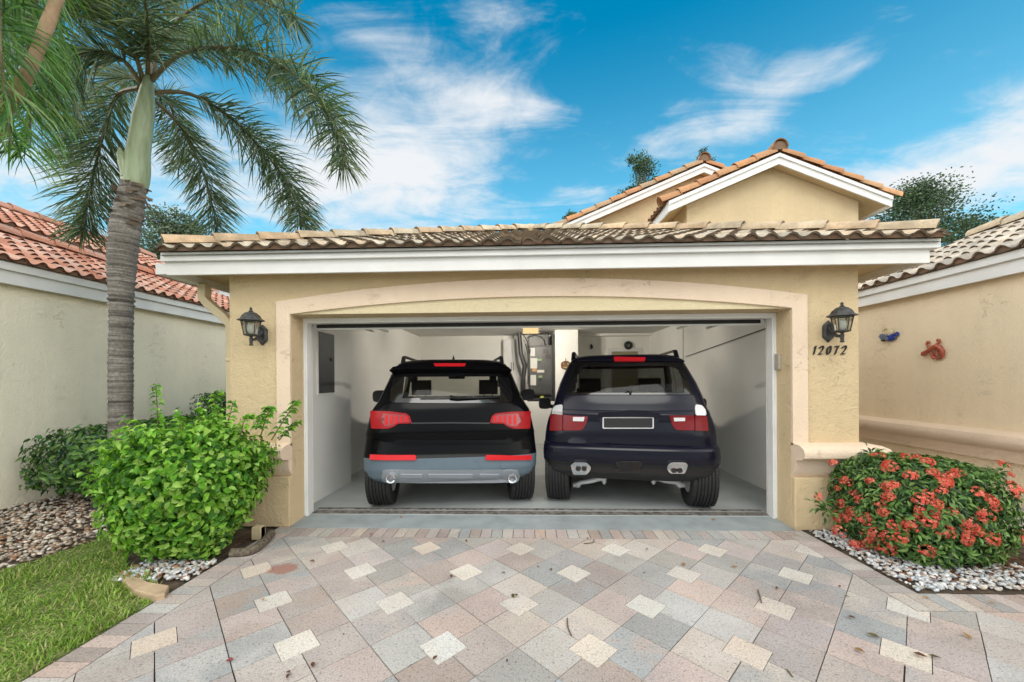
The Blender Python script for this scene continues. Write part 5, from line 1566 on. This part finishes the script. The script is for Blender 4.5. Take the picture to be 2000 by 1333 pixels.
# tailgate, lip, trim strip
TG = lp(c1_, C1, [(318,440), (1300,440), (1378,492), (1408,560), (1412,650), (1390,715), (1350,742), (270,742), (232,715), (212,650), (214,560), (245,492)])
c1_.patch(rounded(TG, .05), 'tailgate', MT['carblack'], k1, d=.010, back=.02, bevel=.006)
c1_.patch(rounded(lp(c1_, C1, [(500,588), (810,584), (1115,588), (1115,600), (810,597), (500,600)]), .004), 'trim_strip', MT['gloss'], k1, d=.024, back=.0)
c1_.patch(rounded(lp(c1_, C1, [(400,722), (1240,722), (1262,690), (1285,690), (1300,735), (1260,754), (380,754), (360,735)]), .012), 'tailgate_lip', MT['carblack'], k1, d=.022, back=.0, bevel=.006)
SP = lp(c1_, C1, [(362,212), (385,185), (480,160), (640,148), (810,145), (980,148), (1140,160), (1240,185), (1262,212), (1225,205), (1130,198), (810,194), (490,198), (398,205)])
c1_.patch(SP, 'spoiler', MT['carblack'], k1, d=.085, back=.01, bevel=.012)
c1_.patch(rounded(lp(c1_, C1, [(680,158), (930,158), (918,180), (692,180)]), .006), 'brake_light', MT['redbright'], k1, d=.094, back=-.06)
# tail lights
TL = [(188,500), (330,504), (460,518), (488,540), (505,592), (470,597), (400,598), (365,622), (320,637), (192,637)]
IL_ = [(285,520), (450,530), (475,548), (488,585), (400,588), (355,612), (300,620), (262,580)]
for s_, cen in ((0, 0), (1, 810)):
    f = (lambda pts: pts) if not s_ else (lambda pts: mirrorx(pts, 810))
    t = c1_.patch(rounded(lp(c1_, C1, f(TL)), .012), 'tail_light', MT['red'], k1, d=.02, back=.0, bevel=.004)
    c1_.patch(rounded(lp(c1_, C1, f(IL_)), .012), 'inner_lens', MT['reddark'], t, d=.0225, back=-.018)
    for q in range(5):
        x = 300 + q*38; h0 = 528 + q*3; h1 = 612 - q*7
        c1_.patch(lp(c1_, C1, f([(x, h0), (x+22, h0+2), (x+20, h1-2), (x-4, h1)])), 'lens_cell', MT['redbright'], t, d=.0245, back=-.02)
    c1_.patch(rounded(lp(c1_, C1, f([(178,843), (530,848), (540,862), (534,884), (300,884), (180,880)])), .008), 'reflector', MT['redbright'], k1, d=.02, back=.0, bevel=.003)
    # exhaust
    ex, ez = c1_.pix(*C1(342 if not s_ else 1292, 1022)); yy = CARY + c1_.rear(ex, ez)
    c1_.patch(rounded(lp(c1_, C1, f([(262,1010), (285,965), (350,957), (400,965), (400,1062), (285,1062)])), .05), 'exhaust_surround', MT['skid'], k1, d=.012, back=.0, bevel=.004)
    mb = MB(); Mx = Matrix.Translation((c1_.X+ex, yy-.05, FZ+ez)) @ Matrix.Rotation(-math.pi/2, 4, 'X')
    mb.lathe([(.034, .0), (.049, -.004), (.052, .004), (.050, .03), (.046, .16)], Mx, 28, cap=False); mb.lathe([(.034, 0), (.034, .12)], Mx, 28, cap=False)
    et = mb.build('exhaust_pipe', MT['chrome'], k1, smooth=50)
    mb = MB(); mb.lathe([(.001, .06), (.036, .06)], Mx, 24, cap=False); mb.build('bore', MT['dark'], et)
c1_.patch(rounded(lp(c1_, C1, [(270,962), (340,957), (1290,957), (1345,962), (1330,1050), (1230,1062), (380,1062), (290,1050)]), .03), 'skid_plate', MT['skid'], k1, d=.008, back=.0, bevel=.005)
for x0, x1 in ((415,590), (630,985), (1035,1195)):
    c1_.patch(rounded(lp(c1_, C1, [(x0,990), (x1,990), (x1,1022), (x0,1022)]), .012), 'skid_rib', MT['skid'], k1, d=.018, back=-.004, bevel=.004)
for cx in (605, 1010):
    x, z = c1_.pix(*C1(cx, 893)); mb = MB(); mb.lathe([(.001,-.002),(.013,-.001),(.014,.01)], Matrix.Translation(c1_.surf(x, z, .004)) @ Matrix.Rotation(-math.pi/2, 4, 'X'), 16); mb.build('parking_sensor', MT['bluegrey'], k1)
c1_.patch(rounded(lp(c1_, C1, [(1200,915), (1248,915), (1248,947), (1200,947)]), .006), 'tow_cover', MT['bluegrey'], k1, d=.007, back=0, bevel=.003)
# wiper, mirrors, roof rails, aerial
mb = MB(); q = [c1_.surf(*c1_.pix(*C1(x, y)), .025) for x, y in ((805,395), (860,405), (1000,402), (1180,395))]; mb.tube(q, [.022,.016,.010,.006], 6)
mb.build('rear_wiper', MT['blackplastic'], k1, smooth=60)
mirror(c1_, k1, -1, .955, 1.165, 1.115, 1.285, 1.5, MT['blackplastic']); mirror(c1_, k1, 1, .955, 1.165, 1.115, 1.285, 1.5, MT['blackplastic'])
for s_ in (-1, 1):
    mb = MB(); mb.tube([(c1_.X+s_*.60, CARY+.62, FZ+1.60), (c1_.X+s_*.60, CARY+.70, FZ+1.70), (c1_.X+s_*.60, CARY+.85, FZ+1.715), (c1_.X+s_*.58, CARY+1.8, FZ+1.715), (c1_.X+s_*.57, CARY+2.0, FZ+1.65)], [.03,.024,.018,.018,.02], 8)
    mb.build('roof_rail', MT['iron'], k1, smooth=60)
mb = MB(); mb.add([(c1_.X-.022, CARY+.8, FZ+1.67), (c1_.X+.022, CARY+.8, FZ+1.67), (c1_.X+.015, CARY+.95, FZ+1.67), (c1_.X-.015, CARY+.95, FZ+1.67), (c1_.X, CARY+.80, FZ+1.745)], [(0,1,4), (1,2,4), (2,3,4), (3,0,4)]); mb.build('aerial', MT['blackplastic'], k1)
for x in (-.47, .47): seat(c1_, k1, x, 1.45, 1.19, .46, 1.42)
mb = MB(); mb.obox(Matrix.Translation((c1_.X, CARY+2.15, FZ+1.48)), .26, .03, .075); mb.tube([(c1_.X, CARY+2.15, FZ+1.5), (c1_.X, CARY+2.2, FZ+1.62)], .012, 6); mb.build('rear_view_mirror', MT['cabin'], k1, bevel=.012)
for x in (-.50, .50):
    mb = MB(); mb.obox(Matrix.Translation((c1_.X+x, CARY+.85, FZ+1.47)), .09, .05, .14); mb.build('grab_handle', MT['cabin'], k1, bevel=.01)
for y in (.49, 2.95):
    for s_ in (-1, 1):
        tyre_wheel(k1, c1_.X+s_*(.935-.14), CARY+y, .27, .37, s_)

# ---------------------------------------------------------------- navy car on the right
p0 = atY(1229.6, 800, CARY)
T2 = [(.345, .93, .10, 4.10, .34), (.42, .955, .035, 4.2, .36), (.50, .975, .02, 4.25, .37), (.535, .985, -.005, 4.3, .37), (.60, .985, -.025, 4.32, .37), (.68, .98, -.02, 4.35, .37), (.712, .975, .01, 4.36, .37), (.73, .972, .045, 4.36, .37), (.80, .965, .040, 4.36, .37), (.90, .950, .045, 4.32, .37), (.96, .934, .05, 4.2, .37), (.99, .925, .05, 3.7, .37),
      (1.035, .905, .055, 3.4, .37), (1.055, .895, .035, 3.3, .37), (1.085, .885, .04, 3.2, .37), (1.10, .878, .065, 3.1, .37), (1.17, .853, .085, 2.95, .37), (1.24, .838, .12, 2.84, .36), (1.38, .795, .20, 2.6, .35), (1.52, .735, .29, 2.35, .34),
      (1.60, .695, .33, 2.2, .33), (1.655, .655, .365, 2.1, .33), (1.69, .60, .42, 1.95, .33), (1.708, .52, .50, 1.85, .33)]
c2_ = Car(T2, p0.x, CARY, -9.5, .945)
k2 = thing('parked_car', 'dark navy SUV with a blank framed number plate, right of the two parked cars', 'car', (c2_.X, CARY, FZ))
k2.rotation_euler.z = c2_.yaw
C2 = lambda cx, cy: (1040+cx/4.04, 680+cy/4.04)
CEN2 = 760
wz = lp(c2_, C2, [(760,365), (760,125)])
build_car(c2_, k2, MT['carnavy'], MT['glass_b'], (round(wz[0][1]+.02, 4), round(wz[1][1]-.02, 4)), .82, (1.18, 1.58), low=.533, lowmat=MT['blackplastic'])
G = rounded(lp(c2_, C2, [(252,368), (275,300), (322,118), (400,113), (560,110), (760,109), (960,110), (1120,113), (1190,120), (1240,300), (1262,368), (1000,370), (760,371), (500,370)]), .02)
IN = lp(c2_, C2, [(330,352), (360,205), (400,150), (1130,150), (1170,205), (1195,352)])
c2_.patch(G, 'window_surround', MT['gloss'], k2, d=.006, back=.004, step=.02, hole=inside_p(IN))
c2_.patch(rounded(lp(c2_, C2, [(300,362), (350,130), (1180,130), (1220,362)]), .02), 'rear_window', MT['glass_b'], k2, d=.002, back=-.001)
TG = lp(c2_, C2, [(252,378), (1264,378), (1270,450), (1272,640), (1272,735), (1258,752), (1200,758), (320,758), (262,750), (248,733), (246,640), (248,450)])
c2_.patch(rounded(TG, .03), 'tailgate', MT['carnavy'], k2, d=.009, back=.02, bevel=.006)
c2_.patch(rounded(lp(c2_, C2, [(515,522), (530,508), (600,501), (760,499), (920,501), (990,508), (1008,522), (985,530), (760,526), (538,530)]), .006), 'tailgate_handle', MT['carnavy'], k2, d=.034, back=0, bevel=.005)
c2_.patch(rounded(lp(c2_, C2, [(520,532), (1005,532), (978,650), (545,650)]), .03), 'plate_recess', MT['carnavy'], k2, d=.011, back=0, bevel=.004)
c2_.patch(rounded(lp(c2_, C2, [(553,546), (954,546), (954,636), (553,636)]), .012), 'plate_frame', MT['clear'], k2, d=.022, back=0)
c2_.patch(rounded(lp(c2_, C2, [(563,554), (944,554), (944,628), (563,628)]), .008), 'number_plate', MT['blackplastic'], k2, d=.026, back=-.01)
for s_ in (0, 1):
    f = (lambda pts: pts) if not s_ else (lambda pts: mirrorx(pts, CEN2))
    t = c2_.patch(rounded(lp(c2_, C2, f([(246,527), (442,527), (425,600), (400,640), (370,650), (246,650)])), .012), 'tail_light', MT['reddeep'], k2, d=.018, back=.0, bevel=.004)
    c2_.patch(rounded(lp(c2_, C2, f([(322,546), (412,546), (406,578), (322,576)])), .006), 'reversing_lens', MT['clear'], t, d=.021, back=-.01)
    t = c2_.patch(rounded(lp(c2_, C2, f([(152,527), (240,527), (240,652), (140,654)])), .012), 'side_light', MT['reddeep'], k2, d=.018, back=.0, bevel=.004)
    c2_.patch(rounded(lp(c2_, C2, f([(158,524), (168,485), (190,458), (215,452), (240,450), (240,524)])), .012), 'indicator', MT['clear'], k2, d=.018, back=.0, bevel=.004)
    # oval exhaust with two bores
    E = rounded(lp(c2_, C2, f([(303,905), (330,893), (425,893), (460,915), (462,950), (440,982), (325,984), (312,950)])), .03)
    ep_ = c2_.patch(E, 'exhaust_trim', MT['chrome'], k2, d=.030, back=.0, bevel=.005)
    for cx in (365, 410):
        x, z = c2_.pix(*C2(*f([(cx, 943)])[0])); q = c2_.surf(x, z, .045); Mx = Matrix.Translation(q) @ Matrix.Rotation(-math.pi/2, 4, 'X')
        mb = MB(); mb.lathe([(.020, .0), (.026, -.003), (.028, .006), (.026, .04)], Mx, 20, cap=False); mb.lathe([(.0005, .004), (.021, .004)], Mx, 20, cap=False); b_ = mb.build('exhaust_pipe', MT['gloss'], k2, smooth=50)
    # white suspension link
    YS = CARY + .50
    P_ = lambda cx, cy: c2_.atY(*C2(*f([(cx, cy)])[0]), YS)
    mb = MB(); mb.tube([P_(320,1082), P_(355,1078), P_(380,1062), P_(470,1048), P_(530,1030), P_(565,1040)], [.028,.034,.026,.030,.030,.024], 10)
    mb.ellipsoid(P_(356,1079), (.04,.035,.038)); mb.ellipsoid(P_(566,1041), (.028,.04,.055))
    mb.build('suspension_arm', MT['alloy'], k2, smooth=50)
c2_.patch(rounded(lp(c2_, C2, [(655,900), (680,893), (840,893), (868,900), (845,960), (870,945), (850,985), (670,985), (640,945), (672,960)]), .01), 'diffuser_panel', MT['gloss'], k2, d=.012, back=0, bevel=.004)
mb = MB(); a, b_ = c2_.atY(*C2(585,1020), CARY+.5), c2_.atY(*C2(945,1043), CARY+.45); mb.box(a.x, b_.x, CARY+.40, CARY+.6, b_.z, a.z+.06); mb.build('subframe', MT['blackplastic'], k2, bevel=.01)
c2_.patch(rounded(lp(c2_, C2, [(640,86), (890,86), (886,110), (644,110)]), .01), 'brake_light', MT['redbright'], k2, d=.035, back=0, bevel=.004)
SP = lp(c2_, C2, [(322,116), (350,98), (520,82), (760,76), (1000,82), (1160,98), (1190,118), (1120,111), (760,107), (400,111)])
c2_.patch(SP, 'spoiler', MT['carnavy'], k2, d=.028, back=.01, bevel=.008)
mb = MB(); q = [c2_.surf(*c2_.pix(*C2(x, y)), .02) for x, y in ((735,350), (752,342), (772,346), (772,362))]; mb.tube(q, [.008,.010,.012,.014], 8); mb.build('wiper_hub', MT['iron'], k2, smooth=60)
mirror(c2_, k2, 1, .985, 1.165, .985, 1.155, 1.5, MT['blackplastic']); mirror(c2_, k2, -1, .975, 1.15, .985, 1.155, 1.5, MT['blackplastic'])
for s_ in (-1, 1):
    mb = MB(); mb.tube([(c2_.X+s_*.60, CARY+.62, FZ+1.66), (c2_.X+s_*.60, CARY+.70, FZ+1.745), (c2_.X+s_*.60, CARY+.85, FZ+1.76), (c2_.X+s_*.58, CARY+1.75, FZ+1.76), (c2_.X+s_*.57, CARY+1.95, FZ+1.70)], [.03,.026,.018,.018,.02], 8)
    mb.build('roof_rail', MT['carnavy'], k2, smooth=60)
for x in (-.40, .40): seat(c2_, k2, x, 1.45, 1.22, .50, 1.43)
for x in (-.45, 0, .45): seat(c2_, k2, x, .95, 1.14, .42, 1.30)
for y in (.49, 2.95):
    for s_ in (-1, 1):
        tyre_wheel(k2, c2_.X+s_*(.915-.14), CARY+y, .27, .37, s_)
SKY_STR, SUN_E, SUN_ANG, EXPO = .12, 0.6, 30, 1.0
SKY_T = (.0,1.0,1.02); FILL_BACK = (4.6,4.55,4.4); FILL_SIDE = (24,23.2,22)  # last two: added brightness of out-of-view cloud, behind and at the sides
SKY_H, SKY_S, SKY_V = .49, 1.15, .85
HAZE, CLOUD = (2.2, 4.1, 4.8), (3.75, 3.85, 3.95)
# clouds: pixel, spread in azimuth / elevation (radians), strength, tilt
BLOBS = [(730,270,.22,.14,.64,0), (860,150,.20,.05,.42,-12), (1010,215,.16,.03,.38,-8), (930,270,.16,.08,.46,10), (720,370,.30,.09,.6,0),
         (990,25,.10,.03,.36,0), (1350,250,.22,.05,.65,10), (1500,215,.14,.04,.40,22), (1850,315,.24,.06,.9,8), (1680,130,.05,.015,.35,0),
         (150,350,.6,.20,.55,0), (1130,378,.10,.02,.4,0), (1960,340,.24,.06,.5,0)]
# ------------------------------------------------------------------ light and sky
SUN_EL, SUN_AZ = rad(50), rad(182)      # azimuth clockwise from +Y (behind the camera, a little to the left)
wd = bpy.data.worlds.new('World'); scene.world = wd; wd.use_nodes = True
nt = wd.node_tree; nt.nodes.clear()
outw = nd(nt, 'ShaderNodeOutputWorld'); bg = nd(nt, 'ShaderNodeBackground'); nt.links.new(bg.outputs[0], outw.inputs[0])
sky = nd(nt, 'ShaderNodeTexSky', sky_type='NISHITA'); sky.sun_disc = False
sky.sun_elevation = SUN_EL; sky.sun_rotation = SUN_AZ; sky.air_density = 1.0; sky.dust_density = .6; sky.ozone_density = 3.0
tc = nd(nt, 'ShaderNodeTexCoord'); sep = nd(nt, 'ShaderNodeSeparateXYZ'); nt.links.new(tc.outputs['Generated'], sep.inputs[0])
X_, Y_, Z_ = sep.outputs
az = mth(nt, 'ARCTAN2', X_, Y_); el = mth(nt, 'ARCSINE', Z_)
# cirrus in streaks: noise on the flat cloud layer overhead
zz = mth(nt, 'MAXIMUM', Z_, .03)
cv = nd(nt, 'ShaderNodeCombineXYZ')
nt.links.new(mth(nt, 'DIVIDE', X_, mth(nt, 'ADD', zz, .12)), cv.inputs[0]); nt.links.new(mth(nt, 'DIVIDE', Y_, mth(nt, 'ADD', zz, .12)), cv.inputs[1])
mp = nd(nt, 'ShaderNodeMapping'); nt.links.new(cv.outputs[0], mp.inputs[0]); mp.inputs['Rotation'].default_value = (0, 0, rad(25)); mp.inputs['Scale'].default_value = (1.0, 2.3, 1)
n1 = noise(nt, mp.outputs[0], 1.7, 9, .62, .9)
n2 = noise(nt, cv.outputs[0], 7.0, 8, .65, .5)
def blob(px, py, sx, sy, amp, tilt=0):
    d = ray(px, py).normalized(); a0 = math.atan2(d.x, d.y); e0_ = math.asin(d.z)
    da = mth(nt, 'SUBTRACT', az, a0); de = mth(nt, 'SUBTRACT', el, e0_)
    c, s = math.cos(rad(tilt)), math.sin(rad(tilt))
    uu = mth(nt, 'ADD', mth(nt, 'MULTIPLY', da, c/sx), mth(nt, 'MULTIPLY', de, s/sx))
    vv = mth(nt, 'ADD', mth(nt, 'MULTIPLY', da, -s/sy), mth(nt, 'MULTIPLY', de, c/sy))
    q = mth(nt, 'ADD', mth(nt, 'MULTIPLY', uu, uu), mth(nt, 'MULTIPLY', vv, vv))
    return mth(nt, 'MULTIPLY', mth(nt, 'EXPONENT', mth(nt, 'MULTIPLY', q, -1)), amp)
total = None
for bl in BLOBS:
    x = blob(*bl); total = x if total is None else mth(nt, 'ADD', total, x)
# unseen bright cloud, added behind and beside the viewer to light the walls
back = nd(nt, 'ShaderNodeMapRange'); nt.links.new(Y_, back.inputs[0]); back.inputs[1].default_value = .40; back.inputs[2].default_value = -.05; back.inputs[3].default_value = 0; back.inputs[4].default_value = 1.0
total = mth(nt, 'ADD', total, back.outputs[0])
rest = mth(nt, 'MULTIPLY', mth(nt, 'SUBTRACT', n1, .5), 1.9)
dens = mth(nt, 'ADD', mth(nt, 'ADD', total, rest), mth(nt, 'MULTIPLY', mth(nt, 'SUBTRACT', n2, .5), .75))
cl = nd(nt, 'ShaderNodeMapRange', interpolation_type='SMOOTHSTEP'); nt.links.new(dens, cl.inputs[0])
cl.inputs[1].default_value = .14; cl.inputs[2].default_value = 1.15; cl.inputs[3].default_value = 0; cl.inputs[4].default_value = .97
hz = nd(nt, 'ShaderNodeMapRange'); nt.links.new(el, hz.inputs[0]); hz.inputs[1].default_value = .0; hz.inputs[2].default_value = .75; hz.inputs[3].default_value = .95; hz.inputs[4].default_value = 0
hs = nd(nt, 'ShaderNodeHueSaturation'); hs.inputs['Hue'].default_value = SKY_H; hs.inputs['Saturation'].default_value = SKY_S; hs.inputs['Value'].default_value = SKY_V
nt.links.new(sky.outputs[0], hs.inputs['Color'])
tinted = mix(nt, 1, hs.outputs[0], SKY_T, 'MULTIPLY')
base = mix(nt, mth(nt, 'POWER', hz.outputs[0], 1.5), tinted, HAZE)
cloud_fill = mix(nt, back.outputs[0], CLOUD, mix(nt, mth(nt, 'MULTIPLY', X_, X_), FILL_BACK, FILL_SIDE))  # out-of-view cloud made brighter towards the sides to fill the side walls
colr = mix(nt, cl.outputs[0], base, cloud_fill)
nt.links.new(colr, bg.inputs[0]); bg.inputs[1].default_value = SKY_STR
sd = bpy.data.lights.new('sun', 'SUN'); sd.energy = SUN_E; sd.angle = rad(SUN_ANG); sd.color = (1, .95, .87)
sun = bpy.data.objects.new('sun', sd); col.objects.link(sun)
dvec = Vector((math.sin(SUN_AZ)*math.cos(SUN_EL), math.cos(SUN_AZ)*math.cos(SUN_EL), math.sin(SUN_EL)))
sun.rotation_euler = dvec.to_track_quat('Z', 'Y').to_euler(); sun.location = dvec*20
vs_ = scene.view_settings; vs_.view_transform = 'Standard'; vs_.look = 'None'; vs_.gamma = 1; vs_.exposure = EXPO; vs_.use_curve_mapping = False
scene.cycles.max_bounces = 10; scene.cycles.diffuse_bounces = 6; scene.cycles.transparent_max_bounces = 24
scene.cycles.use_denoising = True
scene.cycles.sample_clamp_indirect = 8
